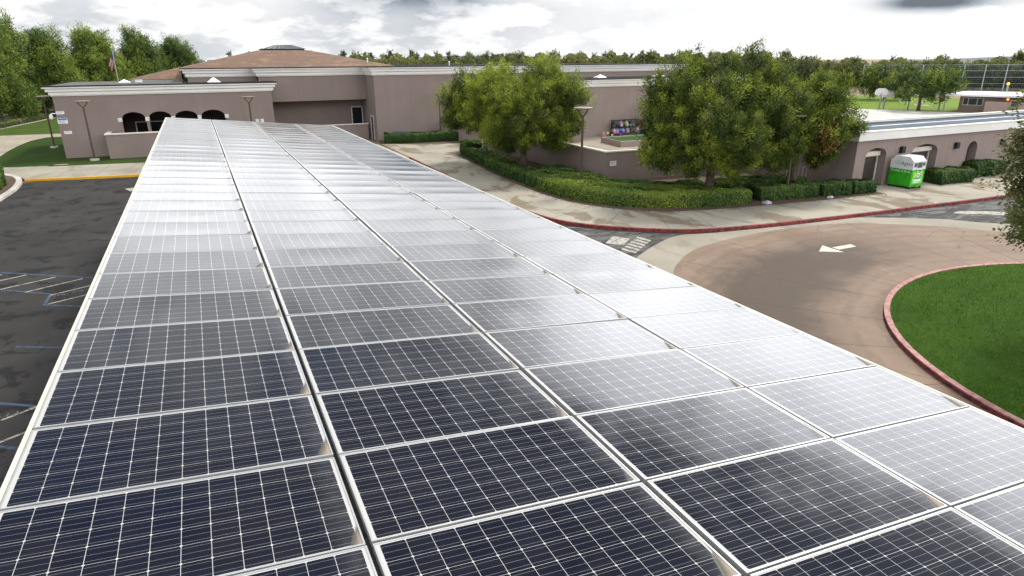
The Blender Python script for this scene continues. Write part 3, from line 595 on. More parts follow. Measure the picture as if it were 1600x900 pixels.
lw = MB(); lw.box(-6.08, 6.5, 61.12, 61.53, 2.14, 2.23); lw.box(-6.08, -5.68, 61.53, 63.5, 2.14, 2.23); lw.build('wall_cap', 'cap_cream', A_)
jn = MB()
for x in (-7.4, 5.2): jn.box(x-.012, x+.012, ya-.004, ya-.001, .02, 5.28)
jn.build('control_joint', 'stucco_joint', A_)
def skylight(x, y, z, w_, h_, label):
    t_ = thing('skylight', label, 'skylight', (x, y, z), 'pyramid skylights'); k = w_/2; b = MB(); b.box(x-k, x+k, y-k, y+k, z, z+.06); b.build('kerb', 'skylight_white', t_)
    b = MB(); q = k-.03; b.add([(x-q, y-q, z+.06), (x+q, y-q, z+.06), (x+q, y+q, z+.06), (x-q, y+q, z+.06), (x, y, z+h_)], [(0, 1, 4), (1, 2, 4), (2, 3, 4), (3, 0, 4), (3, 2, 1, 0)]); b.build('dome', 'skylight_white', t_)
skylight(-4.5, 70, 6.135, 1.0, .32, 'small white pyramid skylight at the left of the low arcade roof')
skylight(3.2, 65.6, 6.127, 1.15, .48, 'white pyramid skylight in front of the wall under the brown tiled roof')
t_ = thing('roof_vent', 'small white box vent on the low flat roof beside a skylight', 'roof vent', (-3.3, 70, 6.128)); MB().box(-3.6, -3.0, 69.8, 70.3, 6.128, 6.34).build('hood', 'skylight_white', t_, bevel=.03); MB().box(-3.63, -2.97, 69.77, 70.33, 6.345, 6.375).build('lid', 'trim_white', t_)

# vents standing on the roofs
for x, y, z0, h_, l in ((3.1, 80.5, 6.9, 1.15, 'thin white vent pipe on the small brown hip roof'), (20.5, 76.5, 7.45, .7, 'short white vent pipe on the right slope of the big brown roof'), (28.4, 70, 7.36, .35, 'low white vent on the tall hall roof behind the parapet')):
    t_ = thing('vent_pipe', l, 'vent pipe', (x, y, z0), 'roof vents'); MB().tube([(x, y, z0), (x, y, z0+h_)], .07, 8).build('pipe', 'skylight_white', t_); MB().tube([(x, y, z0+h_), (x, y, z0+h_+.03), (x, y, z0+h_+.1)], [.13, .13, .03], 8).build('cowl', 'trim_white', t_)
# B: tall hall
B_ = thing('school_building', 'tall mauve stucco hall with shadowed recess, white cornice and brown tiled hip roof', 'building', (18, 63.3, 0), 'school wings')
mb = MB(); mb.box(17.85, 58, 63.3, 100, 0, 6.55); mb.box(7.3, 17.85, 67.0, 67.3, 4.1, 6.55); mb.box(7.3, 17.85, 67.3, 69.5, 4.1, 4.3); mb.box(7.3, 17.85, 69.5, 100, 0, 6.55); mb.box(1.0, 7.3, 68.5, 100, 0, 6.55)
mb.box(6.0, 7.3, 66.95, 68.5, 0, 4.1)
mb.build('wall', 'stucco_mauve', B_)
cb = MB(); h = .75
for k, a, b in STEPS:
    o_ = .55*k; z0, z1 = 6.55+h*a, 6.55+h*b
    cb.prism([(1.0-o_, 68.5-o_), (7.3-o_, 68.5-o_), (7.3-o_, 67-o_), (17.85-o_, 67-o_), (17.85-o_, 63.3-o_), (58+o_, 63.3-o_), (58+o_, 100), (1.0-o_, 100)], z0, z1)
cb.build('cornice', 'trim_white', B_)
st = MB()
st.add([(17.28, 66.42, 7.302-.62), (17.28, 66.42, 7.302-.17), (17.28, 63.2, 7.302-.17), (17.28, 63.2, 7.302-.62)], [(0, 1, 2, 3)]); 
MB().prism([(.4, 67.9), (6.7, 67.9), (6.7, 66.4), (17.25, 66.4), (17.25, 62.7), (58.6, 62.7), (58.6, 100), (.4, 100)], 7.302, 7.36).build('parapet_cap', 'roof_dark', B_)
jn = MB()
for x in (21.6, 25.4, 31.5, 36.0): jn.box(x-.014, x+.014, 63.294, 63.298, .15, 6.5)
for x in (11.0, 14.4): jn.box(x-.014, x+.014, 66.994, 66.998, 4.1, 6.5)
jn.build('control_joint', 'stucco_joint', B_)
mesh_door(B_, 16.7, 17.75, 69.42, .9, 3.15, 'window_dark')
d = MB().box(17.78, 17.83, 64.35, 65.4, .15, 2.45).build('door', 'door_brown', B_)
f = MB(); f.box(17.74, 17.80, 64.25, 64.34, .15, 2.55); f.box(17.74, 17.80, 65.41, 65.5, .15, 2.55); f.box(17.74, 17.80, 64.34, 65.41, 2.46, 2.55); f.build('frame', 'frame_white', d)
MB().box(8.0, 17.55, 66.0, 66.25, 0, 1.62).build('low_wall', 'stucco_mauve', B_); MB().box(8.0, 17.6, 65.93, 66.32, 1.62, 1.70).build('wall_cap', 'cap_cream', B_)
hip = MB(); e = [(.4, 74, 7.36), (23.2, 74, 7.36), (23.2, 104, 7.36), (.4, 104, 7.36)]; a_ = [(9.4, 87, 9.28), (15.5, 87, 9.28), (15.5, 92, 9.28), (9.4, 92, 9.28)]
hip.add(e+a_, [(0, 1, 5, 4), (1, 2, 6, 5), (2, 3, 7, 6), (3, 0, 4, 7), (4, 5, 6, 7)]); hip.build('tiled_roof', 'roof_tile', B_)
cu = MB().box(9.9, 15.05, 87.5, 91.5, 9.28, 9.45).build('cupola', 'cupola_slat', B_)
MB().add([(9.7, 87.2, 9.45), (15.25, 87.2, 9.45), (15.25, 91.8, 9.45), (9.7, 91.8, 9.45), (11.6, 89.5, 9.98), (13.6, 89.5, 9.98)], [(0, 1, 5, 4), (1, 2, 5), (2, 3, 4, 5), (3, 0, 4), (3, 2, 1, 0)]).build('roof', 'cupola_metal', cu)
rb = MB()
for k in range(9):
    x = 9.9+k*.65; xt = 11.6+2.0*k/8.0; rb.tube([(x, 87.25, 9.47), (xt, 89.5, 9.995)], .025, 4)
rb.build('seam', 'metal_steel', cu)
hip = MB(); e = [(-4.6, 78, 6.28), (7, 78, 6.28), (7, 98, 6.28), (-4.6, 98, 6.28)]; a_ = [(2.6, 86, 7.95), (3.4, 86, 7.95), (3.4, 90, 7.95), (2.6, 90, 7.95)]
# C: class-room wing facing the courtyard
C_ = thing('school_building', 'flat roofed mauve wing with white cornice behind the courtyard backpack rack', 'building', (42, 55.5, 0), 'school wings')
yc = 55.6
MB().box(36.6, 46.05, yc, 63.2, 0, 5.2).box(46.05, 47.6, yc+.9, 63.2, 0, 5.2).box(46.05, 47.6, yc, yc+.9, 2.55, 5.2).box(47.6, 62, yc, 63.2, 0, 5.2).build('wall', 'stucco_light', C_)
cornice(MB(), 36.6, 62, yc, 62.6, 5.2, 5.92, .5).build('cornice', 'trim_white', C_); MB().box(36.05, 62.55, yc-.55, 62.6, 5.922, 5.97).build('parapet_cap', 'roof_dark', C_)
d = MB().box(46.05, 47.6, yc+.80, yc+.85, .15, 2.5).build('door', 'door_brown', C_); MB().box(45.98, 46.1, yc-.03, yc+.12, .15, 2.6).box(47.55, 47.67, yc-.03, yc+.12, .15, 2.6).build('frame', 'frame_white', d)
wn_ = MB().box(48.3, 49.9, yc-.03, yc-.006, .6, 2.3).build('window', 'window_dark', C_); MB().box(48.2, 48.3, yc-.06, yc-.005, .5, 2.4).box(49.0, 49.1, yc-.06, yc-.031, .6, 2.3).box(49.9, 50.0, yc-.06, yc-.005, .5, 2.4).box(48.3, 49.9, yc-.06, yc-.005, 2.3, 2.4).build('frame', 'frame_white', wn_)
skylight(42.5, 60, 5.97, 1.1, .34, 'white pyramid skylight on the flat wing behind the courtyard'); skylight(50.5, 60, 5.97, 1.1, .34, 'white pyramid skylight above the courtyard, half behind a treetop')
# low hip-roofed wing behind the office
F_ = thing('school_building', 'far low wing with brown hip roof and white eaves behind the office wing', 'building', (1, 88, 0), 'school wings')
MB().box(-4.2, .4, 78.4, 97.6, 0, 5.95).build('wall', 'stucco_mauve', F_); MB().box(-4.55, .39, 78.02, 98, 5.95, 6.25).build('cornice', 'trim_white', F_)
MB().add([(-4.75, 77.8, 6.25), (.385, 77.8, 6.25), (.385, 98.2, 6.25), (-4.75, 98.2, 6.25), (.385, 84, 7.4), (.385, 91, 7.4)], [(0, 1, 4), (4, 5, 3, 0), (2, 3, 5), (1, 2, 5, 4), (3, 2, 1, 0)]).build('tiled_roof', 'roof_tile', F_)
# D: restroom block on the right
D_ = thing('school_building', 'low mauve block with arched doorways and white fascia behind the green donation bin', 'building', (45, 23.1, 0), 'school wings')
yd = 23.1; mb = MB()
ops = [(38.5, 40.42, 2.12, 2.55, .15), (42.84, 45.5, 2.06, 2.52, .15), (48.72, 49.82, 1.9, 2.42, .15), (55, 57, 2.1, 2.5, .15)]
arch_wall(mb, 37.6, 80, yd, yd+.58, 0, 3.08, ops); mb.box(37.6, 80, yd+.581, 28.1, 0, 3.08); mb.build('wall', 'stucco_light', D_)
fb = MB(); fb.box(37.4, 80, yd-.2, yd+.15, 3.08, 3.58); fb.box(37.4, 37.75, yd+.15, 28.3, 3.08, 3.58); fb.box(37.75, 80, 27.95, 28.3, 3.08, 3.58); fb.build('fascia', 'trim_white', D_)
fb = MB(); fb.box(37.36, 80, yd-.24, yd+.19, 3.58, 3.63); fb.box(37.36, 37.79, yd+.19, 28.34, 3.58, 3.63); fb.box(37.79, 80, 27.91, 28.34, 3.58, 3.63); fb.build('coping', 'cap_cream', D_)
MB().box(37.75, 80, yd+.15, 27.95, 3.08, 3.55).build('roof', 'roof_wet', D_)
for xa, xb in ((38.5, 40.42), (42.84, 45.5)):
    d = MB().box(xa+.2, xb-.16, yd+.53, yd+.578, .15, 1.95).build('door', 'door_brown', D_); MB().box(xb-.16, xb-.07, yd+.47, yd+.579, .15, 2.06).box(xa+.2, xb-.161, yd+.48, yd+.578, 1.951, 2.0).build('frame', 'frame_white', d)
    MB().box(xa+.1, xb-.165, yd+.30, yd+.575, 2.03, 2.30).build('lintel_panel', 'cap_cream', D_)
MB().box(48.75, 49.8, yd+.54, yd+.578, .15, 2.2).build('door', 'stucco_shade', D_)
MB().tube([(38.2, 26.9, 3.64), (60, 26.7, 3.64), (79, 26.9, 3.64)], .07, 8).build('roof_pipe', 'metal_steel', D_)
MB().box(39, 78, 25.3, 25.42, 3.551, 3.60).build('roof_rib', 'trim_white', D_)
for x in (41.2, 46.6, 51.6): MB().box(x-.012, x+.012, yd-.004, yd-.001, .16, 3.07).build('control_joint', 'stucco_joint', D_)
# E: field house
ex = Vector((.291, -.957, 0)); ey = Vector((.957, .291, 0)); ez = Vector((0, 0, 1)); e0 = Vector((105.7, 58.6, 0))
E_ = thing('field_building', 'small brown field house with thin pale roof by the playground', 'building', tuple(e0))
def eb(mb, a0, a1, b0, b1, z0, z1): c = e0+ex*((a0+a1)/2)+ey*((b0+b1)/2)+ez*((z0+z1)/2); return mb.obox(c, ex, ey, ez, (a1-a0)/2, (b1-b0)/2, (z1-z0)/2)
eb(MB(), 0, 34, 0, 9, 0, 2.35).build('wall', 'stucco_field', E_); eb(MB(), -1.6, 35, -1.5, 10, 2.35, 2.62).build('roof', 'skylight_white', E_)
wq = eb(MB(), .5, 3.0, -.05, -.006, 1.1, 2.0).build('window', 'window_dark', E_); f = MB()
for a in (.5, 1.15, 2.3, 3.0): eb(f, a-.03, a+.03, -.09, -.051, 1.06, 2.04)
eb(f, .47, 3.03, -.095, -.052, 1.02, 1.08); eb(f, .47, 3.03, -.095, -.052, 2.02, 2.08)
f.build('frame', 'frame_white', wq)
f = MB(); eb(f, 3.9, 6.9, -2.6, -2.4, 0, 1.75); eb(f, 7.9, 14, -2.6, -2.4, 0, 1.75); eb(f, 6.9, 7.9, -2.4, -2.2, 0, 1.75); f.build('block_wall', 'cmu', E_)
d = eb(MB(), 6.95, 7.85, -2.52, -2.401, 0, 1.95).build('door', 'door_brown', E_); f = MB(); eb(f, 6.85, 6.95, -2.66, -2.39, 0, 2.02); eb(f, 7.85, 7.95, -2.66, -2.39, 0, 2.02); eb(f, 6.95, 7.85, -2.66, -2.39, 1.95, 2.02); f.build('frame', 'cmu', d)
MB().tube([tuple(e0+ex*-1.5+ey*-1.4), tuple(e0+ex*-1.5+ey*-1.4+ez*2.35)], .09, 8).build('post', 'metal_steel', E_)

# courtyard wall, pillar, planter
cw = thing('courtyard_wall', 'long mauve stucco wall with pale cap enclosing the courtyard behind the hedge', 'wall', (25.4, 32.2, 0))
pts_ = [(25.1, 62.9), (25.2, 50), (25.42, 32.25), (37.3, 31.35), (37.35, 28.1)]
ribbon(MB(), pts_, 0, .22, 0, 2.08).build('wall', 'stucco_mauve', cw); ribbon(MB(), pts_, -.06, .28, 2.08, 2.17).build('cap', 'cap_cream', cw)
t_ = thing('pillar', 'square mauve stucco pillar standing inside the courtyard by the tree', 'pillar', (34.9, 52.2, .14)); MB().box(34.4, 35.4, 51.9, 52.5, .14, 3.3).build('shaft', 'stucco_mauve', t_); MB().box(34.3, 35.5, 51.8, 52.6, 3.3, 3.45).build('cap', 'cap_cream', t_)
t_ = thing('raised_planter', 'low brick-edged courtyard bed filled with bright green turf', 'planter', (42, 49, .14)); pl = [(36.65, 46.9), (48, 46.2), (48, 50.2), (37.1, 51.0)]
pl2 = offset(pl[::-1], .0, True)
ribbon(MB(), pl, 0, .3, .14, .66, True).build('planter_wall', 'cmu', t_); MB().sheet(pl, .60).build('turf', 'turf', t_)

# ------------------------------------------------------------------ lamps
def street_lamp(x, y, h, label, block=True):
    t_ = thing('street_lamp', label, 'street lamp', (x, y, .1), 'brown yoke-headed street lamps')
    MB().tube([(x, y, .1), (x, y, h-.62)], [.085, .07], 8).build('pole', 'lamp_brown', t_)
    y_ = MB(); y_.tube([(x, y, h-.66), (x, y, h-.52)], .06, 8)
    for s in (-1, 1): y_.tube([(x, y, h-.55), (x+s*.10, y, h-.47), (x+s*.34, y, h-.16), (x+s*.36, y, h-.10)], .042, 6)
    y_.build('yoke', 'lamp_brown', t_)
    hd = MB(); hd.tube([(x, y, h-.11), (x, y, h-.07), (x, y, h-.02), (x, y, h)], [.40, .56, .57, .53], 20); hd.build('lamp_head', 'lamp_top', t_)
    if block: MB().tube([(x, y, .05), (x, y, .28)], .36, 10).build('base', 'kerb_white', t_)
    return t_
street_lamp(-7.1, 60.9, 5.0, 'brown lamp post on concrete block before the wall left of the arches')
street_lamp(-11.8, 73.0, 5.0, 'leftmost dark lamp post standing on the lawn beside the building corner')
street_lamp(5.7, 60.6, 5.0, 'brown lamp post rising behind the far edge of the solar carport')
street_lamp(24.0, 61.3, 4.8, 'slim brown lamp post behind the long hedge at the tall hall', False)
street_lamp(22.3, 30.2, 5.2, 'tall brown lamp post in the hedge before the courtyard wall corner', False)
street_lamp(32.1, 23.1, 4.85, 'dark lamp post half hidden between the two right-hand trees', False)
street_lamp(102.0, 64.0, 2.4, 'far lamp post with wide flat head beside the playground tree', False)
street_lamp(109.0, 52.5, 2.4, 'far lamp post in front of the field house block wall', False)
def sodium(x, y, h, label, pole=True):
    t_ = thing('flood_light', label, 'light', (x, y, 0), 'lit orange lamps')
    if pole: MB().tube([(x, y, 0), (x, y, h)], .14, 8).build('pole', 'post_galv', t_)
    b = bmesh.new(); bmesh.ops.create_icosphere(b, subdivisions=2, radius=.22, matrix=Matrix.Translation((0, 0, h+.3))); me = bpy.data.meshes.new('lamp'); b.to_mesh(me); b.free(); me.materials.append(MATS['lamp_lit']); o = bpy.data.objects.new('lamp', me); COL.objects.link(o); o.parent = t_
    return t_
sodium(116.5, 75.5, 3.1, 'lit orange lamp on a pale pole beyond the goal'); sodium(120.1, 60.2, 3.4, 'lit orange lamp above the field house roof')
t_ = thing('wall_light', 'small lit yellow lamp on the field house wall', 'light', tuple(e0+ex*6.0+ey*-.1+ez*2.0)); c = e0+ex*6.0+ey*-.2+ez*2.02
MB().obox(c, ex, ey, ez, .13, .09, .11).build('lamp', 'lamp_lit', t_); MB().obox(c+ey*.16, ex, ey, ez, .16, .035, .2).build('bracket', 'metal_steel', t_)
for x, z, q in ((41.75, 2.32, 'between the first and second arch, above the bin'), (47.3, 2.26, 'between the second arch and the narrow arch'), (52.5, 2.2, 'right of the narrow arch beside the overhanging tree')):
    t_ = thing('wall_light', 'dark box wall light '+q, 'light', (x, yd, z), 'box lights on the low block'); MB().box(x-.16, x+.16, yd-.22, yd-.002, z-.2, z+.2).build('housing', 'cable_black', t_, bevel=.02); MB().box(x+.161, x+.20, yd-.20, yd-.01, z-.18, z+.18).build('lens', 'chute_grey', t_)

# ------------------------------------------------------------------ signs, camera
def sign(x, y, z, w_, h_, label, header=True, nx=0):
    t_ = thing('sign', label, 'sign', (x, y, z)); b = MB().box(x-w_/2, x+w_/2, y-.02, y-.002, z-h_/2, z+h_/2); b.build('board', 'white_plastic', t_)
    if header: MB().box(x-w_/2+.03, x+w_/2-.03, y-.026, y-.0205, z+h_*.14, z+h_*.45).build('header', 'sign_blue', t_)
    q = MB(); n = 4 if header else 3
    for k in range(n): zz = z+h_*(.02 if header else .28)-k*h_*(.12 if header else .2); q.box(x-w_*.38, x+w_*(.38 if k % 2 == 0 else .2), y-.025, y-.0205, zz-h_*.03, zz+h_*.02)
    q.build('lettering', 'sign_ink', t_)
sign(-9.15, ya, 3.28, .72, .46, 'white notice with a blue header high on the arcade wing corner'); sign(-8.95, ya, 2.30, .56, .24, 'small white sign lower on the arcade wing corner', False); sign(-9.2, ya, 3.95, .6, .24, 'topmost small white sign at the arcade wing corner beside the camera', False)
sign(6.42, ya, 2.6, .3, .34, 'left one of two white papers on the wall behind the carport', False); sign(6.86, ya, 2.6, .3, .34, 'right one of two white papers on the wall behind the carport', False)
sign(25.95, 32.18, 1.35, .5, .32, 'small white sign at the courtyard wall corner', False); sign(53.6, yd, 2.6, .6, .4, 'white and blue sign at the right end of the low block')
t_ = thing('security_camera', 'white dome camera on a bracket at the arcade wing corner', 'camera', (-9.7, ya, 3.6)); b = MB(); b.tube([(-9.5, ya+.1, 3.9), (-9.85, ya+.0, 3.9), (-9.9, ya, 3.8)], .05, 6); b.build('bracket', 'camera_white', t_)
b = MB(); b.tube([(-9.9, ya, 3.82), (-9.9, ya, 3.7), (-9.9, ya, 3.52), (-9.9, ya, 3.42)], [.10, .14, .14, .06], 12); b.build('dome', 'camera_white', t_, smooth=False)

# ------------------------------------------------------------------ donation bin
t_ = thing('donation_bin', 'green and white clothes donation bin with peaked top by the arched doorways', 'donation bin', (41.35, 22.15, .15))
BX0, BX1, BY0, BY1 = 40.62, 41.82, 21.35, 22.85; zb = .27
prof = [(BY0, 1.32), (BY0, 1.83), (BY0+.28, 2.10), (BY1-.28, 2.10), (BY1, 1.83), (BY1, 1.32)]
MB().box(BX0, BX1, BY0, BY1, zb, 1.32).build('body', 'bin_green', t_, bevel=.012)
n = len(prof); MB().add([(BX0, y, z) for y, z in prof]+[(BX1, y, z) for y, z in prof], [tuple(range(n)), tuple(range(n, 2*n))[::-1]]+[(i, n+i, n+(i+1) % n, (i+1) % n) for i in range(n)]).build('top', 'bin_white', t_)
for sx_ in (BX0+.08, BX1-.08):
    for sy_ in (BY0+.08, BY1-.08): MB().box(sx_-.05, sx_+.05, sy_-.05, sy_+.05, .15, zb).build('foot', 'cable_black', t_)

fy_ = BY0-.012
# long side faces -X (towards the drive); short end faces -Y
d = MB(); d.box(BX0+.12, BX0+.36, fy_-.01, BY0-.001, 1.50, 1.74); d.box(BX0+.44, BX0+.84, fy_-.01, BY0-.001, 1.44, 1.76); d.box(BX0+.92, BX0+1.1, fy_-.01, BY0-.001, 1.54, 1.74); d.build('chute', 'chute_grey', t_)
d = MB(); 
d.tube([(BX0+.45, BY0-.03, 1.1), (BX0+.45, BY0-.06, 1.36), (BX0+.82, BY0-.06, 1.36), (BX0+.82, BY0-.03, 1.2)], .028, 6); d.build('handle', 'ink_white', t_)
MB().box(BX0+.12, BX1-.12, fy_, BY0-.001, .45, 1.22).build('poster', 'bin_lime', t_)
for x0, x1, z0, z1, mm in ((.30, .40, .95, 1.12, 'ink_yellow'), (.50, .72, .86, 1.10, 'ink_white'), (.56, .66, .93, 1.03, 'ink_pink'), (.80, .90, .98, 1.12, 'ink_pink'), (.80, .90, .88, .97, 'ink_blue'), (.25, .36, .86, .94, 'ink_yellow'), (.28, .86, .76, .83, 'ink_teal'), (.24, .92, .70, .735, 'ink_white'), (.24, .92, .655, .69, 'ink_white'), (.24, .92, .61, .645, 'ink_white'), (.24, .80, .52, .56, 'ink_white')):
    MB().box(BX0+x0, BX0+x1, fy_-.006, fy_-.001, z0, z1).build('print', mm, t_)
rl = (R(90), 0, R(-90))
def bintext(txt, y, z, s, mat):
    o = word('lettering', txt, (0, 0, 0), rl, s, mat); o.parent = t_; o.location = Vector((BX0-.008, y, z))-t_.location
bintext('US', BY1-.30, 1.58, .30, 'ink_green'); bintext('Again', BY1-.70, 1.58, .30, 'ink_navy'); bintext('Clothes & Shoes', BY1-.12, 1.14, .17, 'ink_white')

# ------------------------------------------------------------------ backpacks and rack
t_ = thing('backpack_rack', 'black two-tier hook rack standing against the courtyard wing wall', 'rack', (43, 55.3, .14))
for z in (1.72, .98): MB().box(41.15, 44.55, 55.32, 55.38, z-.10, z+.06).build('rail', 'dark_rack', t_)
for x in (41.2, 42.85, 44.5): MB().box(x-.04, x+.04, 55.30, 55.40, .14, 1.8).build('post', 'dark_rack', t_)
hk = MB()
for z in (1.66, .92):
    for k in range(24): x = 41.25+k*.14; hk.tube([(x, 55.32, z), (x, 55.22, z-.02), (x, 55.2, z+.05)], .012, 4)
hk.build('hooks', 'metal_steel', t_)
def backpack(x, y, z, mat, mat2, label, s=1.0, lean=0):
    t_ = thing('backpack', label, 'backpack', (x, y, z), 'backpacks at the rack'); b = MB(); n = 12; rows = ((0, .13, .085), (.04, .165, .105), (.2, .17, .11), (.34, .15, .10), (.43, .10, .07), (.46, .03, .02))
    for zz, rx, ry in rows:
        for k in range(n):
            a = 2*pi*k/n; c_, s_ = cos(a), sin(a); b.v.append((x+s*rx*math.copysign(abs(c_)**.6, c_)+lean*zz, y+s*ry*math.copysign(abs(s_)**.6, s_), z+s*zz))
    for i in range(len(rows)-1):
        for k in range(n): b.f.append((i*n+k, i*n+(k+1) % n, (i+1)*n+(k+1) % n, (i+1)*n+k)); b.mi.append(0)
    b.f += [tuple(range(n))[::-1], tuple(range((len(rows)-1)*n, len(rows)*n))]; b.mi += [0, 0]; b.build('bag', mat, t_, smooth=True)
    MB().box(x-.11*s, x+.11*s, y-.16*s, y-.085*s, z+.05*s, z+.2*s).build('pocket', mat2, t_, bevel=.02); q = MB(); q.tube([(x-.04, y, z+.44*s), (x-.03, y, z+.54*s), (x+.03, y, z+.54*s), (x+.04, y, z+.44*s)], .012, 4); q.build('loop', mat2, t_)
bc = {'black': (.012, .012, .014), 'navy': (.015, .03, .12), 'pink': (.62, .28, .42), 'red': (.50, .02, .03), 'lilac': (.38, .33, .58), 'blue': (.06, .18, .55), 'grey': (.10, .11, .13), 'yellow': (.65, .55, .08), 'mint': (.35, .60, .48), 'lime': (.45, .75, .05), 'tan': (.25, .15, .06), 'green': (.02, .12, .08), 'magenta': (.62, .06, .42), 'white': (.7, .7, .7), 'purple': (.16, .08, .25), 'rose': (.60, .42, .45)}
for k, c in bc.items(): simple('cloth_'+k, tuple(q*.72 for q in c), .8, 0, .1)
up_ = [('black', 'grey', 'slim black backpack at the left end of the top rail', 41.2), ('grey', 'black', 'dark grey backpack hanging second from the left on the top rail', 41.85), ('pink', 'white', 'pink and white backpack hanging on the top rail', 42.22), ('tan', 'black', 'brown backpack hanging on the top rail beside a pink one', 42.55), ('mint', 'lime', 'mint and lime backpack hanging in the middle of the top rail', 42.95), ('black', 'lilac', 'black backpack with lilac pocket hanging on the top rail', 43.35), ('purple', 'pink', 'purple backpack hanging on the top rail', 43.75), ('green', 'black', 'dark green backpack hanging on the top rail', 44.12), ('red', 'red', 'bright red backpack at the right end of the top rail', 44.6)]
for a, b, l, x in up_: backpack(x, 55.08, 1.08, 'cloth_'+a, 'cloth_'+b, l, 1.15)
lo_ = [('pink', 'lilac', 'pink rolling backpack furthest left by the wall', 39.95, .16), ('yellow', 'grey', 'small yellow backpack on the ground left of the rack', 40.45, .16), ('black', 'white', 'black and white backpack on the ground at the rack left end', 40.95, .16), ('rose', 'pink', 'pale rose backpack on the lower rail', 41.3, .40), ('lilac', 'pink', 'large lilac backpack on the lower rail', 41.68, .38), ('blue', 'black', 'blue backpack above a magenta bag', 42.05, .42), ('magenta', 'purple', 'small magenta bag under a blue backpack', 42.05, .15), ('lilac', 'blue', 'lilac blue backpack beside a magenta bag', 42.42, .38), ('lilac', 'rose', 'pale lilac backpack in the middle of the lower rail', 43.0, .40), ('black', 'black', 'tall all-black backpack on the lower rail', 43.4, .32), ('grey', 'black', 'grey backpack with black pocket on the lower rail', 43.78, .34), ('rose', 'lilac', 'rose and lilac backpack at the lower rail right end', 44.25, .40), ('navy', 'navy', 'navy bag lying right of the rack', 44.95, .16), ('blue', 'navy', 'dark blue bag beside the doorway right of the rack', 45.3, .16)]
for a, b, l, x, z in lo_: backpack(x, 54.95, z, 'cloth_'+a, 'cloth_'+b, l, 1.12)
# the rolling bag's long handle
# ------------------------------------------------------------------ flag, hoops, goal, fence
t_ = thing('flagpole', 'thin pole with a hanging American flag behind the office wing', 'flag', (-6.3, 85, .1)); MB().tube([(-6.3, 85, .1), (-6.3, 85, 9.5)], [.07, .045], 8).build('pole', 'metal_steel', t_)
b = bmesh.new(); bmesh.ops.create_uvsphere(b, u_segments=10, v_segments=6, radius=.11, matrix=Matrix.Translation((0, 0, 9.48))); me = bpy.data.meshes.new('finial'); b.to_mesh(me); b.free(); me.materials.append(MATS['ink_yellow']); o = bpy.data.objects.new('finial', me); COL.objects.link(o); o.parent = t_
simple('flag_red', (.42, .015, .025), .8, 0, .1); simple('flag_white', (.55, .55, .55), .8, 0, .05)
fl = MB(); nu, nv = 16, 26
for i in range(nu+1):
    for j in range(nv+1):
        u, v = i/nu, j/nv     # u along the fly (hanging down), v across the hoist
        fl.v.append((-6.32-.55*u*(1-.35*v)-.12*sin(v*9)*u*.4, 85+.16*sin(v*11+u*3)*(.3+u*.7), 9.2-1.0*v*(1-.25*u)-1.45*u))
for i in range(nu):
    for j in range(nv):
        a = i*(nv+1)+j; fl.f.append((a, a+1, a+nv+2, a+nv+1)); fl.mi.append(2 if (i < nu*.42 and j < nv*7/13) else (j*13//nv) % 2)
fl.build('flag', ['flag_red', 'flag_white', 'flag_blue'], t_, smooth=True)
def hoop(x, y, face, h, label, s=1.0):
    t_ = thing('basketball_hoop', label, 'basketball hoop', (x, y, 0), 'basketball hoops'); f = Vector((cos(face), sin(face), 0)); sd_ = Vector((-sin(face), cos(face), 0)); p = Vector((x, y, 0))
    MB().tube([p, p+ez*(h-.5), p+ez*(h-.1)+f*.7], [.13, .13, .1], 8).build('pole', 'metal_steel', t_)
    q = [(-.85, -.30), (.85, -.30), (.95, .05), (.8, .5), (.4, .72), (-.4, .72), (-.8, .5), (-.95, .05)]; c = p+f*.75+ez*h; b = MB()
    b.add([c+sd_*(u*s)+ez*(v*s) for u, v in q]+[c+f*.06+sd_*(u*s)+ez*(v*s) for u, v in q], [tuple(range(8)), tuple(range(8, 16))[::-1]]+[(i, (i+1) % 8, 8+(i+1) % 8, 8+i) for i in range(8)]); b.build('backboard', 'backboard', t_)
    rc = c+f*.35+ez*(-.12); b = MB(); b.tube([rc+f*(.24*cos(t))+sd_*(.24*sin(t)) for t in np.linspace(0, 2*pi, 15)], .025, 5, cap=False); b.build('rim', 'orange_plastic', t_)
hoop(101.3, 68.4, R(215), 2.5, 'left one of two overlapping white hoops beside the field'); hoop(102.35, 68.35, R(235), 2.15, 'right one of two overlapping white hoops beside the field'); hoop(104.6, 60.8, R(215), 2.35, 'lone white hoop at the left end of the field house')
t_ = thing('soccer_goal', 'white tubular soccer goal on the green field', 'soccer goal', (112, 70, 0)); g1, g2, g3, g4 = Vector((112.0, 71.0, 0)), Vector((112.6, 68.6, 0)), Vector((114.2, 71.2, 0)), Vector((114.8, 68.8, 0)); hz = ez*1.75
MB().tube([g1, g1+hz], .09).tube([g2, g2+hz], .09).tube([g1+hz, g2+hz], .09).build('goal_mouth', 'ink_white', t_); MB().tube([g1+hz, g3], .06).tube([g2+hz, g4], .06).tube([g3, g4], .06).build('back_stay', 'ink_white', t_)
fp0, fp1 = Vector((148, 108, 0)), Vector((182, 72, 0)); fd = (fp1-fp0).normalized(); t_ = thing('sports_fence', 'very tall mesh sports fence on pale posts before the far trees', 'fence', tuple((fp0+fp1)/2))
n = 13
for k in range(n): p = fp0.lerp(fp1, k/(n-1)); MB().tube([p, p+ez*6.2], .11, 6).build('post', 'post_galv', t_)
for z in (.3, 2.0, 3.4, 4.8, 6.1): MB().tube([fp0+ez*z, fp1+ez*z], .03, 4).build('rail', 'post_galv', t_)
nm = MB(); Lf = (fp1-fp0).length
k = 0.0
while k < Lf: nm.tube([fp0+fd*k, fp0+fd*k+ez*6.1], .022, 3, cap=False); k += .42
z = .3
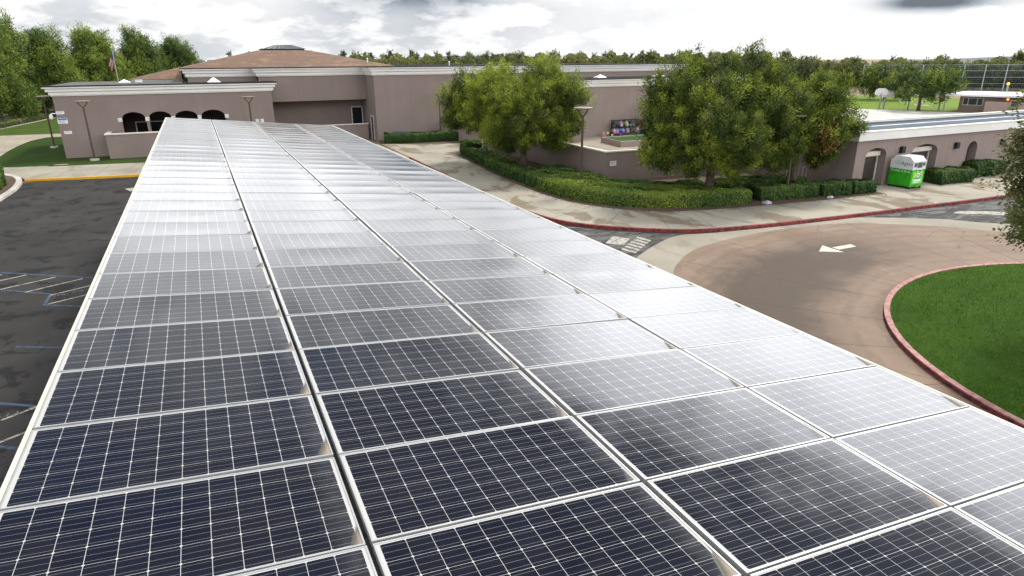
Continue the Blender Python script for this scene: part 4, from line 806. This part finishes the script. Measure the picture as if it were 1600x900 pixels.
while z < 6.1: nm.tube([fp0+ez*z, fp1+ez*z], .018, 3, cap=False); z += .42
nm.build('mesh', 'net', t_)
# low chain fence beyond the field
f0, f1 = Vector((128, 120, 0)), Vector((160, 72, 0)); t_ = thing('field_fence', 'low dark chain fence along the far side of the field', 'fence', tuple((f0+f1)/2)); b = MB()
for k in range(25): p = f0.lerp(f1, k/24); b.tube([p, p+ez*1.5], .05, 4)
b.build('posts', 'net', t_); b = MB()
for z in (.1, .4, .7, 1.0, 1.3, 1.5): b.tube([f0+ez*z, f1+ez*z], .025, 3)
b.build('rails', 'net', t_)
# small odds and ends
t_ = thing('orange_marker', 'slender orange plastic marker post at the right edge of the drive', 'marker post', (37.6, 13.6, 0)); MB().tube([(37.6, 13.6, .02), (37.6, 13.6, .9)], .06, 10).build('post', 'orange_plastic', t_); MB().tube([(37.6, 13.6, 0.008), (37.6, 13.6, .05)], [.2, .16], 12).build('base', 'cable_black', t_)
def rock(x, y, s, label):
    b = bmesh.new(); bmesh.ops.create_icosphere(b, subdivisions=3, radius=1)
    for v in b.verts: v.co *= 1+.18*sin(v.co.x*4+x)*cos(v.co.y*3+y); v.co.x *= s*1.4; v.co.y *= s; v.co.z *= s*.6
    me = bpy.data.meshes.new('rock'); b.to_mesh(me); b.free(); me.materials.append(MATS['stone_lilac']); o = bpy.data.objects.new('rock', me); COL.objects.link(o); o.location = (x, y, .17); tag(o, label, 'rock', 'lilac stones at the hedge foot')
rock(29.75, 22.25, .22, 'larger pale lilac stone at the foot of the hedge'); rock(34.2, 21.75, .16, 'smaller pale lilac stone under the darker hedge')
t_ = thing('bike_rack', 'grey looped bicycle rack in the shade behind the hedge', 'bike rack', (35.4, 25.6, .14)); b = MB()
for k in range(5): x = 34.7+k*.35; b.tube([(x, 25.6, .14), (x, 25.6, 1.1)]+[(x+.17-.17*cos(a), 25.6, 1.1+.2*sin(a)) for a in np.linspace(.3, pi-.3, 5)]+[(x+.34, 25.6, 1.1), (x+.34, 25.6, .14)], .03, 6)
b.build('loops', 'metal_steel', t_); MB().box(34.5, 36.7, 25.5, 25.7, .142, .19).build('foot_rail', 'metal_steel', t_)
t_ = thing('white_panel', 'narrow white cloth panel standing behind the slim tree trunk', 'panel', (23.0, 47.4, .15)); MB().add([(22.7, 47.4, .15), (23.2, 47.3, .15), (23.15, 47.3, 1.9), (22.95, 47.35, 2.3), (22.7, 47.45, .15), (23.2, 47.36, .15), (23.15, 47.36, 1.9), (22.95, 47.4, 2.3)], [(0, 1, 2, 3), (7, 6, 5, 4), (0, 4, 5, 1), (1, 5, 6, 2), (2, 6, 7, 3), (3, 7, 4, 0)]).build('sheet', 'ink_white', t_); MB().tube([(22.82, 47.5, .15), (22.95, 47.43, 2.25)], .025, 6).build('stake', 'metal_steel', t_)
t_ = thing('utility_box', 'dark blue utility box behind the long hedge at the hall', 'utility box', (19.8, 61.9, .15)); MB().box(19.2, 20.5, 61.6, 62.2, .15, 1.0).build('cabinet', 'utility_blue', t_, bevel=.04); MB().box(19.15, 20.55, 61.55, 62.25, 1.0, 1.06).build('lid', 'utility_blue', t_)

# ------------------------------------------------------------------ hedges
def hedge(label, path, wid, hgt, dens=600, leaf=.115, seed=0, tint=.35, mat='leaf_hedge', group='clipped hedges', name='hedge', z0=.14, patch=.35):
    r = np.random.default_rng(seed+100); path = spline(path, 6) if len(path) > 2 else [tuple(np.array(path[0])*(1-t)+np.array(path[1])*t) for t in np.linspace(0, 1, 6)]
    c = path[len(path)//2]; t_ = thing(name, label, 'hedge', (c[0], c[1], z0), group)
    ribbon(MB(), path[:1]+path[1:-1]+path[-1:], .22, wid-.22, z0, hgt-.22).build('stems', 'hedge_core', t_)
    front = np.array(path); back = np.array(offset(path, wid)); seg = np.linalg.norm(np.diff(front, axis=0), axis=1); Lt = seg.sum(); cum = np.concatenate([[0], np.cumsum(seg)])
    per = hgt-z0; peri = wid+2*per; n = int(dens*(Lt*peri+2*wid*per)); s = r.uniform(0, Lt, n); i = np.clip(np.searchsorted(cum, s)-1, 0, len(seg)-1); f = (s-cum[i])/seg[i]
    pf = front[i]*(1-f[:, None])+front[i+1]*f[:, None]; pb = back[i]*(1-f[:, None])+back[i+1]*f[:, None]; q = r.uniform(0, peri, n)
    ww = np.where(q < per, 0.03, np.where(q < per+wid, (q-per)/wid, .97)); zz = np.where(q < per, q, np.where(q < per+wid, per, q-per-wid)); zz = np.where(q > per+wid, per-(q-per-wid), zz)
    ends = r.uniform(size=n) < 2*wid*per/(Lt*peri+2*wid*per); ww = np.where(ends, r.uniform(0, 1, n), ww); zz = np.where(ends, r.uniform(0, per, n), zz); e1 = r.uniform(size=n) < .5
    pf = np.where(ends[:, None], np.where(e1[:, None], front[0], front[-1]), pf); pb = np.where(ends[:, None], np.where(e1[:, None], back[0], back[-1]), pb)
    xy = pf*(1-ww[:, None])+pb*ww[:, None]; P = np.concatenate([xy, (z0+zz)[:, None]], 1)
    def fld(k, ph): return np.sin(P[:, 0]*k+ph)*np.cos(P[:, 1]*k*.9+ph*1.7)+.6*np.sin((P[:, 0]+P[:, 1])*k*1.9+ph*3+P[:, 2]*k)
    bulge = .08*fld(1.6, seed)+.07*fld(4.3, seed+2); ctr = (pf+pb)/2; d = np.concatenate([xy-ctr, (zz-per*.45)[:, None]*np.ones((n, 1))], 1); d /= np.maximum(np.linalg.norm(d, axis=1, keepdims=True), .05)
    rr = np.maximum(bulge, -.05)-np.abs(r.normal(0, .05, n)); corner = (np.abs(ww-.5) > .42) & (zz > per*.88); rr = rr-np.where(corner, .07, 0)
    P = P+d*rr[:, None]; P[:, 2] = np.maximum(P[:, 2], z0+.02)
    A = np.cross(d+r.normal(0, .45, (n, 3)), r.normal(size=(n, 3)))
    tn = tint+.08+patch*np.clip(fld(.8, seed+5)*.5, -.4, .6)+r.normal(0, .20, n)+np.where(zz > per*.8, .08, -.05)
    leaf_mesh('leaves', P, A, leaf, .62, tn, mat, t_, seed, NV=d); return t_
hedge('long low dark hedge along the foot of the tall hall', [(17.7, 60.1), (20.2, 59.5), (23.8, 59.1), (26.8, 58.9)], 1.5, 1.05, seed=1, tint=.22, patch=.15)
hedge('small yellow-green shrub at the right end of the hall hedge', [(25.2, 56.4), (26.3, 56.0), (27.4, 55.9)][:2], 1.5, 1.75, seed=2, tint=.55)
hedge('rounded dark bush at the head of the pavement hedge', [(21.6, 49.6), (21.5, 48.6), (21.4, 47.5)], 1.6, 1.35, seed=3, tint=.33, patch=.2)
hedge('narrow clipped hedge along the pavement beneath the two left trees', [(21.35, 47.2), (20.8, 42.5), (20.35, 38.0), (20.15, 34.2)], 1.5, .92, seed=4, tint=.34)
hedge('broad bright hedge curving round the pavement corner below the courtyard wall', [(20.12, 34.0), (20.1, 31.0), (20.5, 28.0), (21.6, 25.75), (23.4, 24.0), (25.8, 23.05), (28.9, 22.55)], 2.5, .92, seed=5, tint=.52, patch=.45)
hedge('darker hedge mass filling the bed against the courtyard wall corner', [(22.4, 36.5), (22.5, 31.0), (22.9, 28.6), (24.0, 26.9), (26.2, 25.7), (28.6, 25.3)], 2.1, .82, 420, .12, seed=15, tint=.30, patch=.25)
hedge('dark square hedge block just right of the bright curved hedge', [(29.9, 22.75), (31.6, 22.35), (33.6, 22.05)], 1.7, .9, seed=6, tint=.28, patch=.2)
hedge('second dark hedge block before the shaded wall end', [(34.1, 22.0), (35.9, 21.75)], 1.5, .88, seed=7, tint=.24, patch=.15)
hedge('single clipped box bush at the first arched doorway', [(36.3, 21.72), (37.9, 21.5)], 1.1, .86, seed=8, tint=.22, patch=.1)
hedge('low loose shrubs behind the dark hedge in tree shade', [(29.5, 25.4), (32, 25.0), (35.5, 24.6)], 1.8, .8, seed=9, tint=.25, patch=.15)
hedge('clipped hedge below the narrow arch right of the donation bin', [(43.7, 21.35), (46.6, 20.95)], 1.4, 1.0, seed=10, tint=.3, patch=.3)
hedge('dark hedge behind the overhanging tree at the right edge', [(48.4, 22.0), (51.5, 21.8)], 1.1, 1.1, seed=11, tint=.2, patch=.1)
hedge('rounded green shrub in the kerbed planter at the far left', [(-10.9, 46.0), (-11.0, 49.6), (-11.6, 52.4)], 2.2, 1.25, seed=12, tint=.4, patch=.25)
hedge('low brown-green hedge strip beside the far left path', [(-22.2, 93.5), (-20.6, 104), (-19.2, 116), (-18.4, 124)], 2.4, .75, 60, .17, seed=13, tint=.35, mat='leaf_olive', name='ground_hedge')
hedge('dark green climbing shrub inside the courtyard behind the wall', [(30.5, 52.0), (33.2, 51.4)], 1.4, 1.9, seed=14, tint=.4, patch=.35)

# ------------------------------------------------------------------ trees
def limb(mb, p, q, r0_, r1_, bend=.15, rr=None, n=5):
    p, q = Vector(p), Vector(q); d = q-p; o = Vector((rr.uniform(-1, 1), rr.uniform(-1, 1), rr.uniform(-.3, .6)))*d.length*bend
    mb.tube([p+d*t+o*sin(pi*t) for t in np.linspace(0, 1, n)], [r0_+(r1_-r0_)*t for t in np.linspace(0, 1, n)], 7)
def tree(name, label, base, lobes, trunk_h, trunk_r, mat='leaf_fern', bark='bark', tufts=420, per=60, tuft=.55, leaf=.2, aspect=.22, seed=0, group=None, upbias=.8, tint=.45, lean=(0, 0), dry=None, fill=.3, cat='tree'):
    """lobes: (dx, dy, z, rx, ry, rz) ellipsoids that make the crown; every lobe is filled with tufts of leaves"""
    r = np.random.default_rng(seed+500); rr = random.Random(seed); b = Vector(base); t_ = thing(name, label, cat, base, group)
    wv = np.array([(l[3]*l[4]+l[4]*l[5]+l[3]*l[5]) for l in lobes]); wv[0] *= .45; wv = wv/wv.sum(); ltint = r.normal(0, .12, len(lobes)); tb = MB(); top = b+Vector((lean[0], lean[1], trunk_h))
    tb.tube([b, b+Vector((lean[0]*.3, lean[1]*.3, trunk_h*.35)), b+Vector((lean[0]*.8, lean[1]*.8, trunk_h*.75)), top], [trunk_r*1.35, trunk_r, trunk_r*.9, trunk_r*.8], 10)
    for l in (lobes if len(lobes) < 16 else lobes[::2]):
        c = b+Vector(l[:3]); limb(tb, top-Vector((0, 0, rr.uniform(0, trunk_h*.15))), c, trunk_r*.5, trunk_r*.14, .12, rr)
        for k in range(2):
            e = c+Vector((rr.uniform(-1, 1)*l[3], rr.uniform(-1, 1)*l[4], rr.uniform(-.2, 1)*l[5]))*.75; limb(tb, c, e, trunk_r*.14, trunk_r*.05, .12, rr, 4)
    tb.build('trunk', bark, t_, smooth=True)
    idx = r.choice(len(lobes), tufts, p=wv); LB = np.array(lobes)[idx]
    d = r.normal(size=(tufts, 3)); d /= np.linalg.norm(d, axis=1, keepdims=True); rad = np.where(r.uniform(size=tufts) < fill, r.uniform(.35, .85, tufts), r.uniform(.82, 1.06, tufts))
    C = LB[:, :3]+d*LB[:, 3:]*rad[:, None]+np.array(base); ax = d*.75+np.array([0, 0, upbias])+r.normal(0, .25, (tufts, 3)); ax /= np.linalg.norm(ax, axis=1, keepdims=True)
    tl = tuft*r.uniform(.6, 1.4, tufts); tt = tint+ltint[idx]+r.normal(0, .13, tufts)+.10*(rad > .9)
    n = tufts*per; k = np.repeat(np.arange(tufts), per); u = r.uniform(-.5, .5, n); wid = (.36*(1-np.abs(u)*1.3)+.06)
    off = r.normal(0, 1, (n, 3)); P = C[k]+ax[k]*(u*tl[k]*1.5)[:, None]+off*(wid*tl[k]*.75)[:, None]
    rel = P-C[k]; rel /= np.maximum(np.linalg.norm(rel, axis=1, keepdims=True), .02); NV = rel*.55+ax[k]*.2+d[k]*1.1+np.array([0, 0, .3])
    A = ax[k]*.9+off*.45+r.normal(0, .3, (n, 3))
    tn = tt[k]+.62*(u-.06)+r.normal(0, .05, n)  # yellow new growth at tuft ends, contrast raised to imitate light and shade
    P[:, 2] = np.maximum(P[:, 2], base[2]+.3)
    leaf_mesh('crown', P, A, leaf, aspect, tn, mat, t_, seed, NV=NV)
    if dry:
        dp = np.array(dry)+r.normal(0, 1, (260, 3))*np.array([.35, .25, .45]); leaf_mesh('dead_foliage', dp, r.normal(size=(260, 3))+np.array([0, 0, -1]), .2, .3, r.uniform(0, 1, 260), 'leaf_dry', t_, seed)
    return t_
def crown(r, w_, z0, z1, n=14, top=.55, flat=.95, jit=.25):
    """irregular billows filling a crown w_ wide from z0 to z1"""
    out = []; zc = (z0+z1)/2; hz_ = (z1-z0)/2; m_ = n*2
    out.append((0, 0, zc-.02*hz_, w_*.33, w_*.33, hz_*.70))
    for k in range(m_):
        z = 1-2*(k+.5)/m_; z = z*.9-.02; a = k*2.39996+r.uniform(-.25, .25); q = math.sqrt(max(.05, 1-z*z))*w_*.5*r.uniform(.70, .86); s = w_*r.uniform(.088, .135)
        out.append((q*cos(a), q*sin(a)*flat, zc+z*hz_*r.uniform(.82, .98), s, s, s*r.uniform(.75, 1.1)))
    return out
r_ = random.Random(3)
# feathery street trees in front of the courtyard
L2 = crown(r_, 8.8, 1.6, 7.5, 18)+[(.6, 0, 6.8, .9, .9, .9), (2.6, .3, 6.4, 1.0, 1.0, .9), (-2.2, 0, 6.3, 1.1, 1.1, .8), (3.4, -.6, 3.0, 1.0, 1.0, .9), (-1.2, -1, 2.3, 1.2, 1.1, .8)]
tree('fern_pine_tree', 'dense bright green tree with broad crown nearest the left end of the courtyard wall', (22.2, 38.0, .14), L2, 2.9, .24, tufts=760, per=270, tuft=.66, leaf=.115, aspect=.36, seed=1, group='street trees in the hedge bed', tint=.60)
L1 = crown(r_, 6.0, 2.5, 7.1, 12)+[(-2.4, 0, 3.4, 1.0, 1.0, .7), (-2.9, .3, 4.9, .8, .8, .8)]
tree('fern_pine_tree', 'leftmost street tree, its crown half behind the broad bright tree', (22.0, 44.6, .14), L1, 3.0, .2, tufts=380, per=190, tuft=.66, leaf=.135, aspect=.34, seed=2, group='street trees in the hedge bed', tint=.50)
L3 = crown(r_, 8.2, 1.6, 7.0, 20)+[(3.9, -1.8, 4.8, 1.2, 1.2, 1.2), (3.6, -1.7, 3.2, 1.1, 1.1, 1.0), (3.0, -1.4, 6.3, 1.1, 1.1, 1.1), (-2.0, .9, 6.8, .7, .7, 1.0), (-1.2, .6, 7.4, .5, .5, .9), (-.4, .3, 6.9, .55, .55, .8), (1.5, -.8, 7.3, .65, .65, 1.0), (2.4, -1.2, 6.8, .7, .7, .8), (.6, -.3, 6.6, 1.2, 1.2, 1.2), (-2.8, 1.3, 6.0, .9, .9, .9), (-2.6, 1.2, 2.6, 1.2, 1.0, .7), (2.8, -1.5, 2.6, 1.2, 1.1, .8)]
tree('fern_pine_tree', 'largest street tree with two feathery tops before the courtyard wall', (27.6, 24.7, .14), L3, 2.7, .25, tufts=900, per=270, tuft=.66, leaf=.11, aspect=.36, seed=3, group='street trees in the hedge bed', tint=.42, lean=(.2, .1))
L4 = crown(r_, 6.2, 1.6, 6.3, 14)+[(1.0, -.5, 6.1, .7, .7, .8), (2.6, -1.2, 4.0, .8, .8, .6)]
tree('fern_pine_tree', 'rightmost street tree with a few dead orange twigs beside the low block', (34.2, 24.6, .14), L4, 2.6, .2, tufts=520, per=200, tuft=.62, leaf=.13, aspect=.34, seed=4, group='street trees in the hedge bed', tint=.44, dry=(33.6, 22.0, 3.6))
# foreground tree reaching in from the right
LR = [(-1.5, .1, 4.6, 1.0, .9, .9), (-1.2, .0, 3.5, .8, .7, .6), (-1.9, .3, 5.7, .6, .6, .5), (-1.6, .2, 5.2, 1.0, .9, .9), (-1.0, .4, 6.2, .9, .9, .8), (-.6, -.4, 4.3, 1.2, 1.0, .9), (-1.9, -.1, 4.0, .7, .6, .45), (-.2, -.5, 3.1, .9, .8, .5), (.4, .2, 5.6, 1.6, 1.5, 1.4), (1.4, -.6, 4.6, 1.6, 1.5, 1.4), (.8, .6, 3.6, 1.3, 1.2, .9)]
tree('oak_tree', 'small-leaved olive green tree reaching in at the right edge over the island', (22.05, 4.6, .14), LR, 2.4, .16, mat='leaf_olive', tufts=1350, per=46, tuft=.42, leaf=.10, aspect=.5, seed=5, upbias=.15, tint=.4, fill=.45)
# the row of tall trees at the far left
def tall_crown(r, w_, z0, z1, n=16):
    out = [(0, 0, (z0+z1)/2, w_*.28, w_*.28, (z1-z0)*.42)]
    for k in range(n):
        f = k/(n-1); z = z0+(z1-z0)*(.06+.9*f); q = w_*.5*(1-.72*f**1.6)*r.uniform(.55, .85)*(1 if f > .1 else .7); a = k*2.4+r.uniform(-.5, .5); s = w_*.17*(1-.4*f)*r.uniform(.8, 1.25); out.append((q*cos(a), q*sin(a), z, s, s, s*1.35))
    return out
rows = [(-28.0, 101, 14.5, 19.8, 'tallest pine at the left picture edge beside the path', .42), (-24.2, 112.1, 10, 14.8, 'second tall pine in the left row with a thick dark trunk', .38), (-23.0, 119.5, 9.5, 13.9, 'third tall pine in the left row rising to a thin spire', .45), (-18.5, 123, 9.5, 11.8, 'full round-topped pine standing just behind the thin-spired one', .40), (-13.0, 128, 10.5, 12.2, 'pale grey-limbed pine left of the flag', .50), (-6.8, 136, 10.5, 12.0, 'dark pine directly right of the flag', .25), (-13.5, 142, 9, 10.8, 'shaded pine peeping out between the grey-limbed pine and the dark one', .3), (-1.2, 146, 10, 11.4, 'rightmost dark pine of the left row above the brown roof', .25), (-36, 118, 12, 15, 'pine behind the left edge row', .35), (-30, 135, 10, 13, 'far pine behind the left row', .3)]
for k, (x, y, w_, h_, l, tn) in enumerate(rows):
    tree('pine_tree', l, (x, y, .1), tall_crown(r_, w_, 2.0, h_, 18), h_*.45, .42, mat='leaf_pine', bark='bark_grey', tufts=900, per=95, tuft=1.35, leaf=.30, aspect=.32, seed=20+k, group='tall pines along the left path', tint=tn+.05, upbias=.5)
# trees round the playing field
for k, (x, y, w_, h_, l, tn, z0) in enumerate(((102.8, 62.8, 10.0, 6.2, 'broad dark tree beside the playground lamp and soccer goal', .30, 1.9), (124, 84, 12, 5.9, 'round tree behind the overlapping white basketball hoops', .42, 1.0), (118, 92, 9, 5.0, 'small tree left of the overlapping white basketball hoops', .5, 1.0), (117.5, 51.5, 7.5, 5.2, 'light green tree rising behind the field house roof', .6, 1.0))):
    tree('field_tree', l, (x, y, 0), crown(r_, w_, z0, h_, 12), z0+.9, .22, mat='leaf_fern' if k else 'leaf_pine', tufts=520, per=34, tuft=.8, leaf=.34, aspect=.3, seed=40+k, tint=tn)
# small courtyard tree
tree('courtyard_tree', 'small round dark tree beside the courtyard doorway', (45.3, 53.6, .14), [(0, 0, 2.7, .75, .75, .85), (.4, -.2, 2.3, .5, .5, .5), (-.3, .1, 3.1, .5, .5, .5)], 1.8, .07, mat='leaf_hedge', tufts=120, per=30, tuft=.3, leaf=.14, aspect=.5, seed=60, tint=.2)
# tree line in the distance: a few prototypes, copied
protos = []
for k in range(6):
    dark_ = k in (1, 3)
    t_ = tree('distant_tree', 'distant tree', (0, -900-30*k, 0), (tall_crown(r_, 8.5, 1.2, 9.5, 11) if k in (0, 4) else crown(r_, 9.5, .8, 8.2, 10)), 3.0, .25, mat='leaf_fardark' if dark_ else 'leaf_far', bark='bark_grey', tufts=230, per=24, tuft=1.2, leaf=.6, aspect=.4, seed=70+k, tint=.45 if dark_ else .62, upbias=.5)
    protos.append(t_)
wisp = []
for k in range(3):      # thin eucalyptus with sparse wind-blown tops
    lb_ = [(r_.uniform(-.9, .9), r_.uniform(-.5, .5), z, .75, .75, .6) for z in (7.6, 8.6, 9.5, 10.3)]
    wisp.append(tree('eucalyptus_tree', 'slender eucalyptus', (0, -1200-30*k, 0), lb_, 6.0, .12, mat='leaf_fardark', bark='bark_grey', tufts=40, per=16, tuft=.7, leaf=.5, aspect=.3, seed=90+k, tint=.6, upbias=.1))
def polar(az_deg, dist): return (CAM[0]+dist*sin(R(az_deg)), CAM[1]+dist*cos(R(az_deg)), 0)
rr = random.Random(17); first = {}
def place(p, loc, label, group, rz, sc):
    if id(p) not in first: first[id(p)] = 1; p.location = loc; p.rotation_euler = (0, 0, rz); p.scale = (sc,)*3; p['label'] = label; p['group'] = group; return p
    return dup(p, loc, label, group, rz, sc)
# behind the school roofs (two staggered rows), then the right side beyond the field
for k in range(34):
    a = 4+k*1.35+rr.uniform(-.5, .5); place(protos[(0, 2, 4, 5)[k % 4]], polar(a, 262+rr.uniform(-16, 16)), 'olive green tree in the far tree line behind the school roofs', 'far tree line behind the school', rr.uniform(0, 6), rr.uniform(.94, 1.03))
for k in range(36):
    a = 3+k*1.12+rr.uniform(-.6, .6); place(wisp[k % 3], polar(a, 262+rr.uniform(-20, 20)), 'thin wispy tree top above the far tree line behind the school', 'wispy trees above the far line', rr.uniform(0, 6), rr.uniform(.88, .99)*(1.10 if a < 20 else 1.0))
for k in range(30):
    a = 44+k*.82+rr.uniform(-.3, .3); place(protos[(1, 2, 3, 5, 0, 3)[k % 6]], polar(a, 222+rr.uniform(-18, 22)), 'dark green tree in the wooded edge beyond the playing field', 'woodland edge beyond the field', rr.uniform(0, 6), rr.uniform(.72, .88))
for k in range(6):
    a = 49+k*2.9+rr.uniform(-.5, .5); place(wisp[k % 3], polar(a, 235), 'lone slender tree standing above the wood beyond the field', 'slender trees above the field wood', rr.uniform(0, 6), rr.uniform(.70, .82))
# undergrowth that closes the far tree line as one mass
P = []
for k in range(60000):
    a = rng.uniform(2, 70); dd = (255 if a < 46 else 228)+rng.uniform(-12, 18); x, y, _ = polar(a, dd); P.append((x, y, rng.uniform(.0, (9.2 if a < 46 else 6.5)+.7*sin(a*2.1)+.6*sin(a*5.3))))
P = np.array(P); fw_ = leaf_mesh('far_wood', P, rng.normal(size=P.shape), 1.3, .6, .55+.25*np.sin(P[:, 0]*.11)+rng.normal(0, .15, len(P)), 'leaf_far', None, 5); fw_['kind'] = 'stuff'; fw_['label'] = 'continuous brownish green undergrowth of the far wood'; fw_['category'] = 'wood'
# distant low hills
hl = MB(); n = 80; az_ = np.linspace(-40, 100, n); hh = [9+6*sin(a*.09)+3*sin(a*.31+1) for a in az_]
for a, h_ in zip(az_, hh):
    x, y, _ = polar(a, 1400); hl.v.append((x, y, -2)); x, y, _ = polar(a, 1500); hl.v.append((x, y, h_)); x, y, _ = polar(a, 2000); hl.v.append((x, y, -2))
for i in range(n-1):
    for k in range(2): hl.f.append((3*i+k, 3*i+3+k, 3*i+4+k, 3*i+1+k)); hl.mi.append(0)
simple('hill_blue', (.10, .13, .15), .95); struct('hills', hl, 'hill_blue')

pth = INs[3:-2]; n = 2600; k = rng.integers(0, len(pth)-1, n); f = rng.uniform(0, 1, n); a_ = np.array(pth)[k]*(1-f[:, None])+np.array(pth)[k+1]*f[:, None]
dx = np.array(pth)[k+1]-np.array(pth)[k]; nrm = np.stack([-dx[:, 1], dx[:, 0]], 1)/np.maximum(np.linalg.norm(dx, axis=1, keepdims=True), 1e-3)
P = np.concatenate([a_-nrm*rng.normal(-.12, .30, n)[:, None]*-1, np.full((n, 1), .162)], 1)
ll = leaf_mesh('leaf_litter', P, np.stack([rng.normal(size=n), rng.normal(size=n), rng.normal(0, .1, n)], 1), .07, .5, rng.uniform(0, 1, n), 'leaf_litter', None, 8, NV=np.tile([0, 0, 1.], (n, 1))*-1+rng.normal(0, .2, (n, 3))); ll['kind'] = 'stuff'; ll['label'] = 'fallen brown leaves scattered along the hedge foot'; ll['category'] = 'leaf litter'
